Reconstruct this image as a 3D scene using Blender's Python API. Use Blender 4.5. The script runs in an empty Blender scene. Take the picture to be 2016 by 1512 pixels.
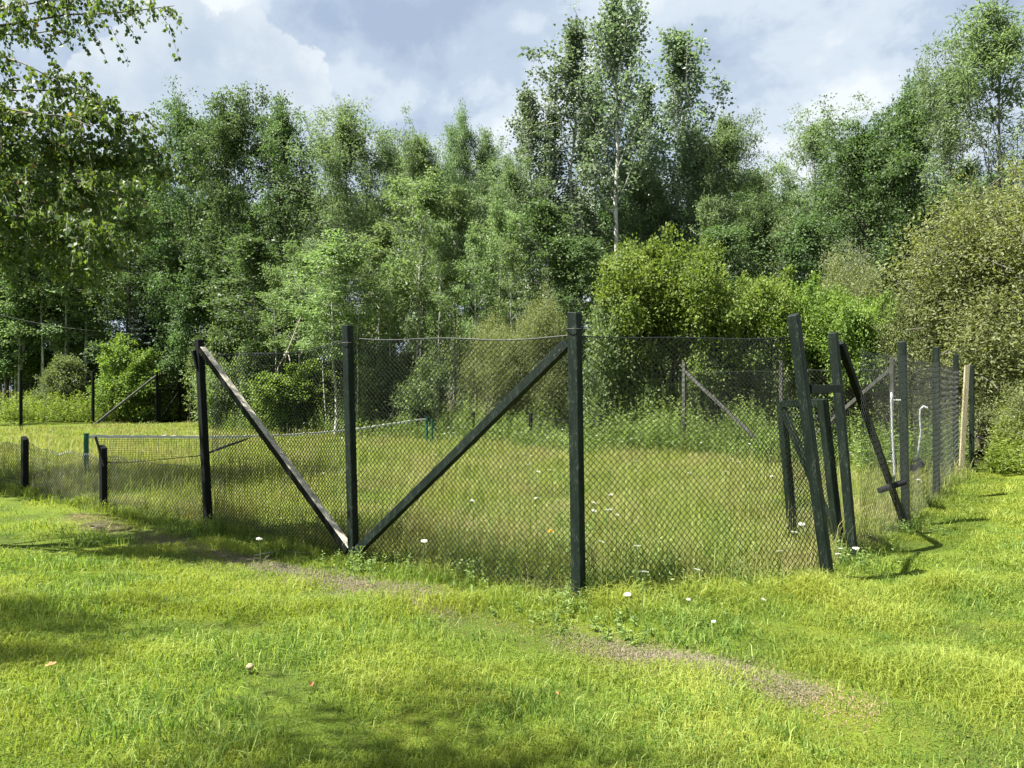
import bpy, math, random
import numpy as np
from mathutils import Vector, Matrix

R = math.radians
scene = bpy.context.scene
col = scene.collection

# ------------------------------------------------------------------ camera
F, CX, CY, CAMH = 1515.0, 1008.0, 758.0, 2.2      # focal length in photo pixels, horizon row, eye height above the court
cam_d = bpy.data.cameras.new('camera'); cam = bpy.data.objects.new('camera', cam_d); col.objects.link(cam)
cam_d.sensor_width = 36.0; cam_d.lens = F / 2016.0 * 36.0
cam_d.clip_start = 0.05; cam_d.clip_end = 3000
cam_d.shift_y = 2.0 / 2016.0
cam.location = (0, 0, CAMH); cam.rotation_euler = (R(90), 0, 0)
scene.camera = cam

# ------------------------------------------------------------------ light
SUN = Vector((-0.49, -0.155, 0.857)).normalized()
sl = bpy.data.lights.new('sun', 'SUN'); sl.energy = 5.0; sl.angle = R(0.6); sl.color = (1.0, 0.965, 0.90)
so = bpy.data.objects.new('sun', sl); col.objects.link(so)
so.rotation_euler = SUN.to_track_quat('Z', 'Y').to_euler(); so.location = (-30, -10, 60)

scene.view_settings.view_transform = 'Standard'
try: scene.view_settings.look = 'None'
except Exception: pass
scene.view_settings.gamma = 1.0; scene.view_settings.use_curve_mapping = False
scene.view_settings.exposure = 2.05
scene.render.engine = 'CYCLES'
scene.cycles.max_bounces = 8; scene.cycles.diffuse_bounces = 5; scene.cycles.glossy_bounces = 2
scene.cycles.transmission_bounces = 4; scene.cycles.transparent_max_bounces = 4
scene.cycles.caustics_reflective = False; scene.cycles.caustics_refractive = False

# ---- node helpers
def N(nt, t, **kw):
    n = nt.nodes.new(t)
    for k, v in kw.items(): setattr(n, k, v)
    return n
def L(nt, a, b): nt.links.new(a, b)
def ramp(nt, fac, stops, interp='LINEAR'):
    r = N(nt, 'ShaderNodeValToRGB'); r.color_ramp.interpolation = interp
    e = r.color_ramp.elements
    while len(e) < len(stops): e.new(0.5)
    for i, (p, c) in enumerate(stops):
        e[i].position = p; e[i].color = (c[0], c[1], c[2], 1) if hasattr(c, '__len__') else (c, c, c, 1)
    L(nt, fac, r.inputs[0]); return r.outputs[0]
def math_n(nt, op, a, b=None, c=None, clamp=False):
    m = N(nt, 'ShaderNodeMath', operation=op); m.use_clamp = clamp
    for i, v in enumerate((a, b, c)):
        if v is None: continue
        if isinstance(v, (int, float)): m.inputs[i].default_value = v
        else: L(nt, v, m.inputs[i])
    return m.outputs[0]
def mixc(nt, fac, a, b, mode='MIX'):
    m = N(nt, 'ShaderNodeMix', data_type='RGBA', blend_type=mode)
    for s, v in ((m.inputs[0], fac), (m.inputs[6], a), (m.inputs[7], b)):
        if isinstance(v, (int, float)): s.default_value = v
        elif isinstance(v, (tuple, list)): s.default_value = (v[0], v[1], v[2], 1)
        else: L(nt, v, s)
    return m.outputs[2]
def noise(nt, vec, scale, detail=4, rough=0.55, dist=0.0):
    n = N(nt, 'ShaderNodeTexNoise'); n.inputs['Scale'].default_value = scale
    n.inputs['Detail'].default_value = detail; n.inputs['Roughness'].default_value = rough
    n.inputs['Distortion'].default_value = dist
    if vec is not None: L(nt, vec, n.inputs['Vector'])
    return n.outputs[0]

# ------------------------------------------------------------------ sky
def build_world():
    w = bpy.data.worlds.new('World'); scene.world = w; w.use_nodes = True
    nt = w.node_tree; nt.nodes.clear()
    out = N(nt, 'ShaderNodeOutputWorld'); bg = N(nt, 'ShaderNodeBackground'); bg.inputs[1].default_value = 0.08
    L(nt, bg.outputs[0], out.inputs[0])
    sky = N(nt, 'ShaderNodeTexSky', sky_type='NISHITA'); sky.sun_disc = False
    sky.sun_elevation = math.asin(SUN.z); sky.sun_rotation = math.atan2(SUN.x, SUN.y)
    tc = N(nt, 'ShaderNodeTexCoord'); d = tc.outputs['Generated']
    sep = N(nt, 'ShaderNodeSeparateXYZ'); L(nt, d, sep.inputs[0])
    zz = math_n(nt, 'ADD', math_n(nt, 'MAXIMUM', sep.outputs[2], 0.0), 0.22)
    cmb = N(nt, 'ShaderNodeCombineXYZ')
    L(nt, math_n(nt, 'DIVIDE', sep.outputs[0], zz), cmb.inputs[0])
    L(nt, math_n(nt, 'DIVIDE', sep.outputs[1], zz), cmb.inputs[1])
    p = cmb.outputs[0]
    mp = N(nt, 'ShaderNodeMapping'); mp.inputs['Location'].default_value = (3.4, 1.2, 0.0)
    mp.inputs['Rotation'].default_value = (0, 0, R(25)); mp.inputs['Scale'].default_value = (1.0, 0.8, 1)
    L(nt, p, mp.inputs[0])
    n1 = noise(nt, mp.outputs[0], 1.35, 9, 0.58, 0.35)
    n2 = noise(nt, mp.outputs[0], 3.1, 8, 0.52, 0.15)
    n3 = noise(nt, d, 9.0, 10, 0.62, 0.2)
    shade = math_n(nt, 'ADD', math_n(nt, 'MULTIPLY', n1, 0.5), math_n(nt, 'MULTIPLY', n2, 0.5))
    shade = math_n(nt, 'ADD', shade, math_n(nt, 'MULTIPLY', math_n(nt, 'SUBTRACT', n3, 0.5), 0.22))
    cloud = ramp(nt, shade, [(0.40, (1.3, 1.6, 2.1)), (0.47, (1.7, 2.02, 2.45)), (0.52, (2.2, 2.48, 2.78)), (0.59, (2.85, 3.02, 3.12))], 'EASE')
    cover = ramp(nt, n1, [(0.30, 0.55), (0.45, 0.96)])
    blue = mixc(nt, 0.55, sky.outputs[0], (0.9, 1.6, 2.4))
    base = mixc(nt, cover, blue, cloud)
    # one towering cumulus with a crisp upper edge
    blobs = [(-0.405, 0.43, 0.075), (-0.34, 0.405, 0.066), (-0.295, 0.372, 0.055), (-0.44, 0.37, 0.09), (-0.36, 0.34, 0.095),
             (-0.27, 0.335, 0.05), (-0.52, 0.36, 0.06), (-0.23, 0.29, 0.06), (-0.30, 0.29, 0.09)]
    f = None
    for (x, z, r) in blobs:
        v = Vector((x, 1, z)).normalized()
        dn = N(nt, 'ShaderNodeVectorMath', operation='DOT_PRODUCT'); L(nt, d, dn.inputs[0]); dn.inputs[1].default_value = v
        # angular radius field: 1 at the centre, 0 at the rim
        ang = math_n(nt, 'SQRT', math_n(nt, 'MAXIMUM', math_n(nt, 'MULTIPLY', math_n(nt, 'SUBTRACT', 1.0, dn.outputs['Value']), 2.0), 0.0))
        g = math_n(nt, 'SUBTRACT', 1.0, math_n(nt, 'DIVIDE', ang, r))
        f = g if f is None else math_n(nt, 'SMOOTH_MAX', f, g, 0.25)
    n4 = noise(nt, d, 16.0, 10, 0.6, 0.0)
    f = math_n(nt, 'ADD', f, math_n(nt, 'MULTIPLY', math_n(nt, 'SUBTRACT', n4, 0.5), 1.7))
    cm = ramp(nt, f, [(0.0, 0.0), (0.12, 0.85), (0.3, 1.0)], 'EASE')
    # body greyer inside, white rim
    body = ramp(nt, f, [(0.06, (2.85, 3.0, 3.1)), (0.22, (2.3, 2.58, 2.85)), (0.7, (1.75, 2.1, 2.5))])
    body = mixc(nt, 0.55, body, mixc(nt, ramp(nt, n4, [(0.38, 0.0), (0.66, 1.0)]), (1.5, 1.85, 2.3), (2.7, 2.9, 3.0)))
    low = ramp(nt, sep.outputs[2], [(0.20, 0.0), (0.33, 1.0)])
    fin = mixc(nt, math_n(nt, 'MULTIPLY', cm, math_n(nt, 'MULTIPLY', low, 0.93)), base, body)
    L(nt, fin, bg.inputs[0])
build_world()

# ------------------------------------------------------------------ basic builders
def tag(o, label=None, cat=None, group=None, kind=None):
    if label: o['label'] = label
    if cat: o['category'] = cat
    if group: o['group'] = group
    if kind: o['kind'] = kind
    return o
def empty(name, loc=(0, 0, 0), rz=0):
    o = bpy.data.objects.new(name, None); col.objects.link(o); o.location = loc; o.rotation_euler = (0, 0, rz)
    o.empty_display_size = 0.2
    return o
def np_mesh(name, verts, faces, mats, smooth=False, rnd=None, midx=None):
    """faces: list of int arrays (n,3) / (n,4)."""
    me = bpy.data.meshes.new(name)
    verts = np.asarray(verts, np.float32).reshape(-1, 3)
    fs = [np.asarray(f, np.int32) for f in faces if len(f)]
    me.vertices.add(len(verts)); me.vertices.foreach_set('co', verts.ravel())
    loops = np.concatenate([f.ravel() for f in fs])
    tot = np.concatenate([np.full(len(f), f.shape[1], np.int32) for f in fs])
    start = np.concatenate([[0], np.cumsum(tot)[:-1]]).astype(np.int32)
    me.loops.add(len(loops)); me.loops.foreach_set('vertex_index', loops)
    me.polygons.add(len(tot)); me.polygons.foreach_set('loop_start', start)
    try: me.polygons.foreach_set('loop_total', tot)
    except Exception: pass
    me.polygons.foreach_set('use_smooth', np.full(len(tot), bool(smooth)))
    if midx is not None: me.polygons.foreach_set('material_index', np.asarray(midx, np.int32))
    for m in (mats if isinstance(mats, (list, tuple)) else [mats]): me.materials.append(m)
    if rnd is not None:
        a = me.attributes.new('rnd', 'FLOAT', 'POINT'); a.data.foreach_set('value', np.asarray(rnd, np.float32))
    me.update(calc_edges=True)
    return me
def obj(name, me, parent=None, loc=None):
    o = bpy.data.objects.new(name, me); col.objects.link(o)
    if parent is not None: o.parent = parent
    if loc is not None: o.location = loc
    return o
def copy_tree(o, parent=None):
    c = o.copy(); col.objects.link(c)
    if parent is not None: c.parent = parent
    for ch in list(o.children): copy_tree(ch, c)
    return c

class MB:
    """collects boxes and tubes into one mesh"""
    def __init__(s): s.v = []; s.f4 = []; s.f3 = []; s.n = 0; s.m4 = []; s.m3 = []
    def add(s, v, f4=(), f3=(), mi=0):
        s.v.append(np.asarray(v, float))
        for f in f4: s.f4.append([i + s.n for i in f]); s.m4.append(mi)
        for f in f3: s.f3.append([i + s.n for i in f]); s.m3.append(mi)
        s.n += len(v)
    def beam(s, a, b, w, t, side=None, mi=0, top_mi=None, bev=0.006, skew=0.0):
        """squared timber from a to b; w across 'side', t across the other way"""
        a = Vector(a); b = Vector(b); ax = (b - a).normalized()
        sd = Vector(side) if side is not None else Vector((1, 0, 0))
        sd = (sd - ax * sd.dot(ax)).normalized(); up = ax.cross(sd).normalized()
        e = bev; hw, ht = w / 2, t / 2
        prof = [(-hw, -ht + e), (-hw + e, -ht), (hw - e, -ht), (hw, -ht + e), (hw, ht - e), (hw - e, ht), (-hw + e, ht), (-hw, ht - e)]
        vs = []
        ln = (b - a).length
        for k, q in ((0, a), (0.004, a + ax * 0.0), (0.996, b), (1, b)):
            pass
        rings = [(a, 0.93, 0.0), (a, 1.0, min(e, ln * .1)), (b, 1.0, -min(e, ln * .1)), (b, 0.93, 0.0)]
        for (q, sc, off) in rings:
            for (x, y) in prof:
                vs.append(q + ax * off + sd * (x * sc) + up * (y * sc) + (ax * (skew * x) if q is b else Vector((0, 0, 0))))
        f4 = []; idx = []
        for r in range(3):
            for k in range(8):
                k2 = (k + 1) % 8
                f4.append((r * 8 + k, r * 8 + k2, r * 8 + 8 + k2, r * 8 + 8 + k)); idx.append(k)
        base = s.n
        s.v.append(np.array([tuple(v) for v in vs])); s.n += len(vs)
        for f, k in zip(f4, idx):
            s.f4.append([i + base for i in f])
            s.m4.append(top_mi if (top_mi is not None and k in ((4, 5, 6) if up.z > 0 else (0, 1, 2))) else mi)
        for r0, order in ((0, range(7, -1, -1)), (24, range(8))):
            o = list(order)
            for q in ((0, 1, 2, 3), (0, 3, 4, 7), (4, 5, 6, 7)):
                s.f4.append([base + r0 + o[i] for i in q]); s.m4.append(mi)
    def tube(s, pts, rad, k=6, cap=True, mi=0):
        v, f = tube_np(pts, rad, k)
        b = s.n; s.v.append(v); s.n += len(v)
        for q in f: s.f4.append([int(i) + b for i in q]); s.m4.append(mi)
        if cap:
            for r0, sgn in ((0, -1), (len(v) - k, 1)):
                ids = list(range(r0, r0 + k))
                if sgn < 0: ids = ids[::-1]
                for i in range(1, k - 1): s.f3.append([b + ids[0], b + ids[i], b + ids[i + 1]]); s.m3.append(mi)
    def build(s, name, mats, parent=None, smooth=False):
        fs = []; mi = []
        if s.f4: fs.append(np.array(s.f4)); mi += s.m4
        if s.f3: fs.append(np.array(s.f3)); mi += s.m3
        me = np_mesh(name, np.concatenate(s.v), fs, mats, smooth=smooth, midx=mi)
        return obj(name, me, parent)

def tube_np(pts, rad, k=6):
    pts = np.asarray(pts, float); n = len(pts)
    rad = np.full(n, rad) if np.isscalar(rad) else np.asarray(rad, float)
    t = np.gradient(pts, axis=0); t /= np.linalg.norm(t, axis=1, keepdims=True) + 1e-9
    ref = np.array([0.31, 0.95, 0.05]) if abs(t[0] @ np.array([0.31, 0.95, 0.05])) < 0.9 else np.array([1., 0, 0])
    a = np.cross(t, ref); a /= np.linalg.norm(a, axis=1, keepdims=True) + 1e-9
    b = np.cross(t, a)
    th = np.arange(k) * 2 * np.pi / k
    v = pts[:, None] + rad[:, None, None] * (np.cos(th)[None, :, None] * a[:, None] + np.sin(th)[None, :, None] * b[:, None])
    i = np.arange(n - 1)[:, None]; j = np.arange(k)[None]
    j2 = (j + 1) % k
    f = np.stack([i * k + j + 0 * j, i * k + j2, (i + 1) * k + j2, (i + 1) * k + j], -1).reshape(-1, 4)
    return v.reshape(-1, 3), f

# ------------------------------------------------------------------ materials
def mat(name):
    m = bpy.data.materials.new(name); m.use_nodes = True; nt = m.node_tree; nt.nodes.clear()
    out = N(nt, 'ShaderNodeOutputMaterial'); return m, nt, out
def principled(nt, colr, rough=0.6, spec=0.4, metal=0.0):
    b = N(nt, 'ShaderNodeBsdfPrincipled')
    if isinstance(colr, (tuple, list)): b.inputs['Base Color'].default_value = (colr[0], colr[1], colr[2], 1)
    else: L(nt, colr, b.inputs['Base Color'])
    if isinstance(rough, (int, float)): b.inputs['Roughness'].default_value = rough
    else: L(nt, rough, b.inputs['Roughness'])
    b.inputs['Specular IOR Level'].default_value = spec; b.inputs['Metallic'].default_value = metal
    return b
def leaf_mat(name, cols, tr=0.4, rough=0.5, spec=0.35, patch=None, patch_scale=0.5, tcol=None):
    """leaf or blade: colour varies leaf by leaf and clump by clump, light passes through"""
    m, nt, out = mat(name)
    at = N(nt, 'ShaderNodeAttribute', attribute_name='rnd')
    oi = N(nt, 'ShaderNodeObjectInfo'); ge = N(nt, 'ShaderNodeNewGeometry')
    n = len(cols)
    c = ramp(nt, at.outputs['Fac'], [(i / max(1, n - 1), q) for i, q in enumerate(cols)])
    if patch:
        nz = noise(nt, ge.outputs['Position'], patch_scale, 4, 0.6)
        c = mixc(nt, ramp(nt, nz, [(0.42, 0.0), (0.62, 1.0)]), c, mixc(nt, 0.6, c, patch))
    hs = N(nt, 'ShaderNodeHueSaturation'); L(nt, c, hs.inputs['Color'])
    L(nt, math_n(nt, 'ADD', 0.484, math_n(nt, 'MULTIPLY', oi.outputs['Random'], 0.02)), hs.inputs['Hue'])
    L(nt, math_n(nt, 'ADD', 0.85, math_n(nt, 'MULTIPLY', oi.outputs['Random'], 0.3)), hs.inputs['Value'])
    hs.inputs['Saturation'].default_value = 0.92
    p = principled(nt, hs.outputs[0], rough, spec)
    t = N(nt, 'ShaderNodeBsdfTranslucent')
    L(nt, mixc(nt, 1.0, hs.outputs[0], tcol or (1.25, 1.3, 0.55), 'MULTIPLY'), t.inputs[0])
    mx = N(nt, 'ShaderNodeMixShader'); mx.inputs[0].default_value = tr
    L(nt, p.outputs[0], mx.inputs[1]); L(nt, t.outputs[0], mx.inputs[2]); L(nt, mx.outputs[0], out.inputs[0])
    return m
def bark_mat(name, c1, c2, scale=(6, 6, 1.2), dark=None):
    m, nt, out = mat(name)
    tc = N(nt, 'ShaderNodeTexCoord'); mp = N(nt, 'ShaderNodeMapping'); mp.inputs['Scale'].default_value = scale
    L(nt, tc.outputs['Object'], mp.inputs[0])
    nz = noise(nt, mp.outputs[0], 2.0, 6, 0.65)
    c = ramp(nt, nz, [(0.35, c1), (0.62, c2)])
    if dark:
        n2 = noise(nt, mp.outputs[0], 1.1, 3, 0.7)
        c = mixc(nt, ramp(nt, n2, [(0.56, 0.0), (0.62, 1.0)]), c, dark)
    b = principled(nt, c, 0.85, 0.2)
    bp = N(nt, 'ShaderNodeBump'); bp.inputs['Strength'].default_value = 0.5; L(nt, nz, bp.inputs['Height']); L(nt, bp.outputs[0], b.inputs['Normal'])
    L(nt, b.outputs[0], out.inputs[0]); return m
def paint_mat(name, c1, c2, rough=0.55, wear=None, scale=(3, 3, 1)):
    m, nt, out = mat(name)
    tc = N(nt, 'ShaderNodeTexCoord'); mp = N(nt, 'ShaderNodeMapping'); mp.inputs['Scale'].default_value = scale
    L(nt, tc.outputs['Object'], mp.inputs[0])
    nz = noise(nt, mp.outputs[0], 4.0, 7, 0.65); ng = noise(nt, mp.outputs[0], 26.0, 4, 0.6)
    c = ramp(nt, nz, [(0.35, c1), (0.65, c2)])
    if wear:
        c = mixc(nt, math_n(nt, 'MULTIPLY', ramp(nt, ng, [(0.54, 0.0), (0.64, 1.0)]), ramp(nt, nz, [(0.45, 0.0), (0.58, 0.9)])), c, wear)
    b = principled(nt, c, rough, 0.16)
    bp = N(nt, 'ShaderNodeBump'); bp.inputs['Strength'].default_value = 0.5; bp.inputs['Distance'].default_value = 0.01
    L(nt, ng, bp.inputs['Height']); L(nt, bp.outputs[0], b.inputs['Normal'])
    L(nt, b.outputs[0], out.inputs[0]); return m
def plain_mat(name, c, rough=0.6, metal=0.0, spec=0.4, var=0.25):
    m, nt, out = mat(name)
    tc = N(nt, 'ShaderNodeTexCoord'); nz = noise(nt, tc.outputs['Object'], 9.0, 5, 0.6)
    cc = mixc(nt, nz, tuple(x * (1 - var) for x in c), tuple(min(1, x * (1 + var)) for x in c))
    b = principled(nt, cc, rough, spec, metal); L(nt, b.outputs[0], out.inputs[0]); return m

M = {}
M['green'] = paint_mat('dark_green_paint', (0.0035, 0.0075, 0.005), (0.0075, 0.014, 0.0095), 0.6, (0.045, 0.05, 0.04), (3, 3, 0.8))
M['shade_green'] = paint_mat('shade_darkened_green_paint', (0.002, 0.0032, 0.0026), (0.004, 0.0065, 0.005), 0.75, (0.012, 0.012, 0.011), (3, 3, 0.8))  # the green paint again, darker: shade on posts and braces put into it
M['bare'] = paint_mat('bare_weathered_wood', (0.22, 0.20, 0.15), (0.55, 0.51, 0.41), 0.85, (0.03, 0.036, 0.024), (5, 5, 1.5))
M['pale_wood'] = paint_mat('pale_lumber', (0.20, 0.17, 0.10), (0.38, 0.33, 0.22), 0.8, (0.10, 0.08, 0.05), (4, 4, 0.6))
M['grey_wood'] = paint_mat('silvered_wood', (0.04, 0.04, 0.034), (0.10, 0.10, 0.088), 0.85, None, (4, 4, 0.6))
M['wire'] = plain_mat('coated_wire', (0.009, 0.011, 0.009), 0.35, 0.0, 0.5)
M['wire_old'] = plain_mat('weathered_wire', (0.035, 0.035, 0.03), 0.6, 0.0, 0.3)
M['post_teal'] = paint_mat('net_post_paint', (0.012, 0.075, 0.05), (0.02, 0.11, 0.075), 0.4)
M['tape'] = plain_mat('grey_white_tape', (0.50, 0.50, 0.46), 0.8)
M['netcord'] = plain_mat('dark_net_cord', (0.012, 0.012, 0.011), 0.8)
M['white_pipe'] = plain_mat('white_pipe', (0.34, 0.35, 0.36), 0.4)
M['foam'] = plain_mat('black_foam', (0.007, 0.0075, 0.010), 0.9)
M['petal'] = plain_mat('white_petals', (0.45, 0.46, 0.39), 0.8)
M['petal_y'] = plain_mat('yellow_petals', (0.75, 0.36, 0.02), 0.7)
M['dark_eye'] = plain_mat('dark_flower_eye', (0.03, 0.015, 0.01), 0.9)
M['stem'] = plain_mat('green_stem', (0.10, 0.15, 0.04), 0.7)
M['twig_grey'] = bark_mat('dead_twig_bark', (0.22, 0.19, 0.15), (0.42, 0.38, 0.32))
M['leaf_dead'] = plain_mat('fallen_leaf_tan', (0.28, 0.16, 0.06), 0.8)
M['leaf_orange'] = plain_mat('fallen_leaf_orange', (0.24, 0.12, 0.045), 0.8)
M['mushroom'] = plain_mat('mushroom_skin', (0.30, 0.25, 0.14), 0.7)
M['cable'] = plain_mat('grey_cable', (0.25, 0.25, 0.24), 0.7)

M['bark_grey'] = bark_mat('grey_bark', (0.055, 0.050, 0.042), (0.15, 0.14, 0.12))
M['bark_dark'] = bark_mat('dark_bark', (0.025, 0.022, 0.018), (0.07, 0.062, 0.05))
M['bark_pale'] = bark_mat('pale_bark', (0.22, 0.22, 0.19), (0.44, 0.44, 0.39), (3, 3, 2.5), (0.06, 0.055, 0.05))
M['bark_birch'] = bark_mat('birch_bark', (0.10, 0.085, 0.07), (0.22, 0.20, 0.18), (3, 3, 5), (0.07, 0.06, 0.05))

M['ash'] = leaf_mat('ash_leaves', [(0.10, 0.155, 0.07), (0.155, 0.225, 0.10), (0.23, 0.30, 0.155)], 0.50, 0.5, 0.3, None, 1, (1.12, 1.25, 0.72))
M['maple'] = leaf_mat('maple_leaves', [(0.052, 0.095, 0.033), (0.083, 0.142, 0.047), (0.135, 0.205, 0.075)], 0.46, 0.5, 0.3, None, 1, (1.12, 1.25, 0.72))
M['aspen'] = leaf_mat('aspen_leaves', [(0.085, 0.125, 0.075), (0.13, 0.18, 0.105), (0.21, 0.265, 0.18)], 0.42, 0.45, 0.4, None, 1, (1.12, 1.25, 0.72))
M['sapling'] = leaf_mat('sapling_leaves', [(0.095, 0.15, 0.055), (0.15, 0.215, 0.08), (0.21, 0.285, 0.11)], 0.50, 0.5, 0.3, None, 1, (1.12, 1.25, 0.72))
M['spruce'] = leaf_mat('spruce_needles', [(0.028, 0.05, 0.042), (0.045, 0.075, 0.062), (0.08, 0.11, 0.095)], 0.12)
M['olive'] = leaf_mat('olive_shrub_leaves', [(0.11, 0.14, 0.048), (0.18, 0.215, 0.08), (0.29, 0.32, 0.16)], 0.42, 0.6, 0.25)
M['vine'] = leaf_mat('vine_leaves', [(0.07, 0.135, 0.024), (0.13, 0.205, 0.034), (0.225, 0.30, 0.06)], 0.42, 0.6, 0.2)
M['bush'] = leaf_mat('bush_leaves', [(0.085, 0.13, 0.05), (0.13, 0.185, 0.072), (0.20, 0.255, 0.12)], 0.44, 0.55, 0.25)
M['birch'] = leaf_mat('birch_leaves', [(0.03, 0.065, 0.016), (0.05, 0.095, 0.022), (0.075, 0.125, 0.028), (0.10, 0.15, 0.03), (0.12, 0.16, 0.03), (0.16, 0.16, 0.03), (0.30, 0.19, 0.03)], 0.45)
M['weed'] = leaf_mat('goldenrod_leaves', [(0.085, 0.15, 0.035), (0.155, 0.23, 0.055), (0.27, 0.34, 0.10)], 0.45, 0.5, 0.25)
M['weed_y'] = leaf_mat('bright_weed_leaves', [(0.10, 0.16, 0.02), (0.17, 0.245, 0.03), (0.27, 0.34, 0.06)], 0.45, 0.5, 0.25)
M['lawn'] = leaf_mat('lawn_blades', [(0.06, 0.118, 0.012), (0.13, 0.205, 0.02), (0.205, 0.28, 0.03), (0.32, 0.36, 0.06)], 0.46, 0.5, 0.25, (0.235, 0.265, 0.018), 0.9)
M['tuft'] = leaf_mat('tall_lawn_blades', [(0.042, 0.095, 0.010), (0.095, 0.17, 0.018), (0.17, 0.255, 0.032), (0.32, 0.37, 0.09)], 0.44, 0.5, 0.25)
M['meadow'] = leaf_mat('meadow_blades', [(0.09, 0.155, 0.02), (0.165, 0.24, 0.034), (0.245, 0.305, 0.06), (0.33, 0.35, 0.12)], 0.44, 0.5, 0.25, (0.34, 0.28, 0.15), 0.6)
M['moss'] = leaf_mat('moss_and_clover', [(0.07, 0.12, 0.012), (0.13, 0.19, 0.016), (0.22, 0.27, 0.022), (0.30, 0.30, 0.03)], 0.4, 0.6, 0.2, (0.24, 0.22, 0.02), 1.1)
M['thyme'] = leaf_mat('thyme_flowers', [(0.10, 0.155, 0.03), (0.19, 0.20, 0.08), (0.36, 0.29, 0.23), (0.43, 0.34, 0.36)], 0.3, 0.7, 0.2, None, 1, (1, 1, 1))
M['straw'] = leaf_mat('dry_thatch', [(0.26, 0.22, 0.08), (0.36, 0.27, 0.15), (0.42, 0.28, 0.21)], 0.3, 0.7, 0.2, None, 1, (1, 1, 0.9))

# ------------------------------------------------------------------ layout of the court
O = np.array([0.672, 7.715]); U = np.array([-0.79, 0.613]); V = np.array([0.613, 0.79])
def uv(x, y):
    dx = np.asarray(x) - O[0]; dy = np.asarray(y) - O[1]
    return dx * U[0] + dy * U[1], dx * V[0] + dy * V[1]
def sstep(a, b, x):
    t = np.clip((np.asarray(x, float) - a) / (b - a), 0, 1); return t * t * (3 - 2 * t)
def hgt(x, y):
    x = np.asarray(x, float); y = np.asarray(y, float)
    u, v = uv(x, y)
    h = 0.42 * sstep(1.1, 7.0, -v)
    h = h + 0.022 * np.sin(1.3 * x + 0.6 * y) * np.cos(0.9 * y - 0.5 * x) + 0.012 * np.sin(3.1 * x - 1.7 * y) + 0.01 * np.sin(4.3 * y + 2.2 * x)
    h = h * sstep(0, 1.0, 1.0 + 0 * x)
    h = h + 0.02 * np.exp(-((v + 0.95) / 0.3) ** 2) * (u > -3.5)
    return h
def ground_at(px, py):
    """where the sight line through a photo pixel meets the ground"""
    d = CAMH * F / max(py - CY, 4)
    for _ in range(12):
        x = (px - CX) / F * d
        d = (CAMH - float(hgt(x, d))) * F / max(py - CY, 4)
    return (px - CX) / F * d, d
def at(px, py, d): return Vector(((px - CX) / F * d, d, CAMH + (CY - py) / F * d))
def inside_court(x, y):
    u, v = uv(x, y)
    return (v > 0.0) & (v < 15.9) & (u > -1.6) & (u + v > 0.1) & (u < 38.6)

# ------------------------------------------------------------------ ground
def build_ground():
    a = np.concatenate([np.linspace(-220, -24, 24), np.linspace(-22, 22, 177), np.linspace(24, 220, 24)])
    b = np.concatenate([np.linspace(-30, -1, 16), np.linspace(-0.5, 26, 160), np.linspace(27, 60, 40), np.linspace(65, 400, 20)])
    X, Y = np.meshgrid(a, b); Z = hgt(X, Y)
    v = np.stack([X, Y, Z], -1).reshape(-1, 3)
    nx, ny = len(a), len(b)
    i = np.arange(ny - 1)[:, None] * nx + np.arange(nx - 1)[None]
    f = np.stack([i, i + 1, i + nx + 1, i + nx], -1).reshape(-1, 4)
    m, nt, out = mat('turf')
    ge = N(nt, 'ShaderNodeNewGeometry'); p = ge.outputs['Position']
    n1 = noise(nt, p, 0.8, 5, 0.6); n2 = noise(nt, p, 7.0, 6, 0.7); n3 = noise(nt, p, 60.0, 4, 0.7)
    c = ramp(nt, n1, [(0.35, (0.055, 0.085, 0.012)), (0.5, (0.10, 0.145, 0.014)), (0.65, (0.17, 0.205, 0.018))])
    c = mixc(nt, ramp(nt, n2, [(0.5, 0.0), (0.72, 0.7)]), c, (0.10, 0.075, 0.03))
    c = mixc(nt, ramp(nt, n3, [(0.35, 0.75), (0.6, 0.0)]), c, (0.03, 0.045, 0.01))
    # forest floor past the court: litter and soil
    sp = N(nt, 'ShaderNodeSeparateXYZ'); L(nt, p, sp.inputs[0])
    vv = math_n(nt, 'ADD', math_n(nt, 'MULTIPLY', math_n(nt, 'SUBTRACT', sp.outputs[0], float(O[0])), float(V[0])),
                math_n(nt, 'MULTIPLY', math_n(nt, 'SUBTRACT', sp.outputs[1], float(O[1])), float(V[1])))
    vv = math_n(nt, 'ADD', vv, math_n(nt, 'MULTIPLY', n1, 3.0))
    c = mixc(nt, ramp(nt, math_n(nt, 'DIVIDE', vv, 40.0), [(0.44, 0.0), (0.52, 1.0)]), c, (0.035, 0.032, 0.016))
    bs = principled(nt, c, 0.95, 0.1)
    bp = N(nt, 'ShaderNodeBump'); bp.inputs['Strength'].default_value = 0.8; bp.inputs['Distance'].default_value = 0.03
    L(nt, n3, bp.inputs['Height']); L(nt, bp.outputs[0], bs.inputs['Normal']); L(nt, bs.outputs[0], out.inputs[0])
    o = obj('ground', np_mesh('ground', v, [f], m, smooth=True)); tag(o, kind='structure')
build_ground()

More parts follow.
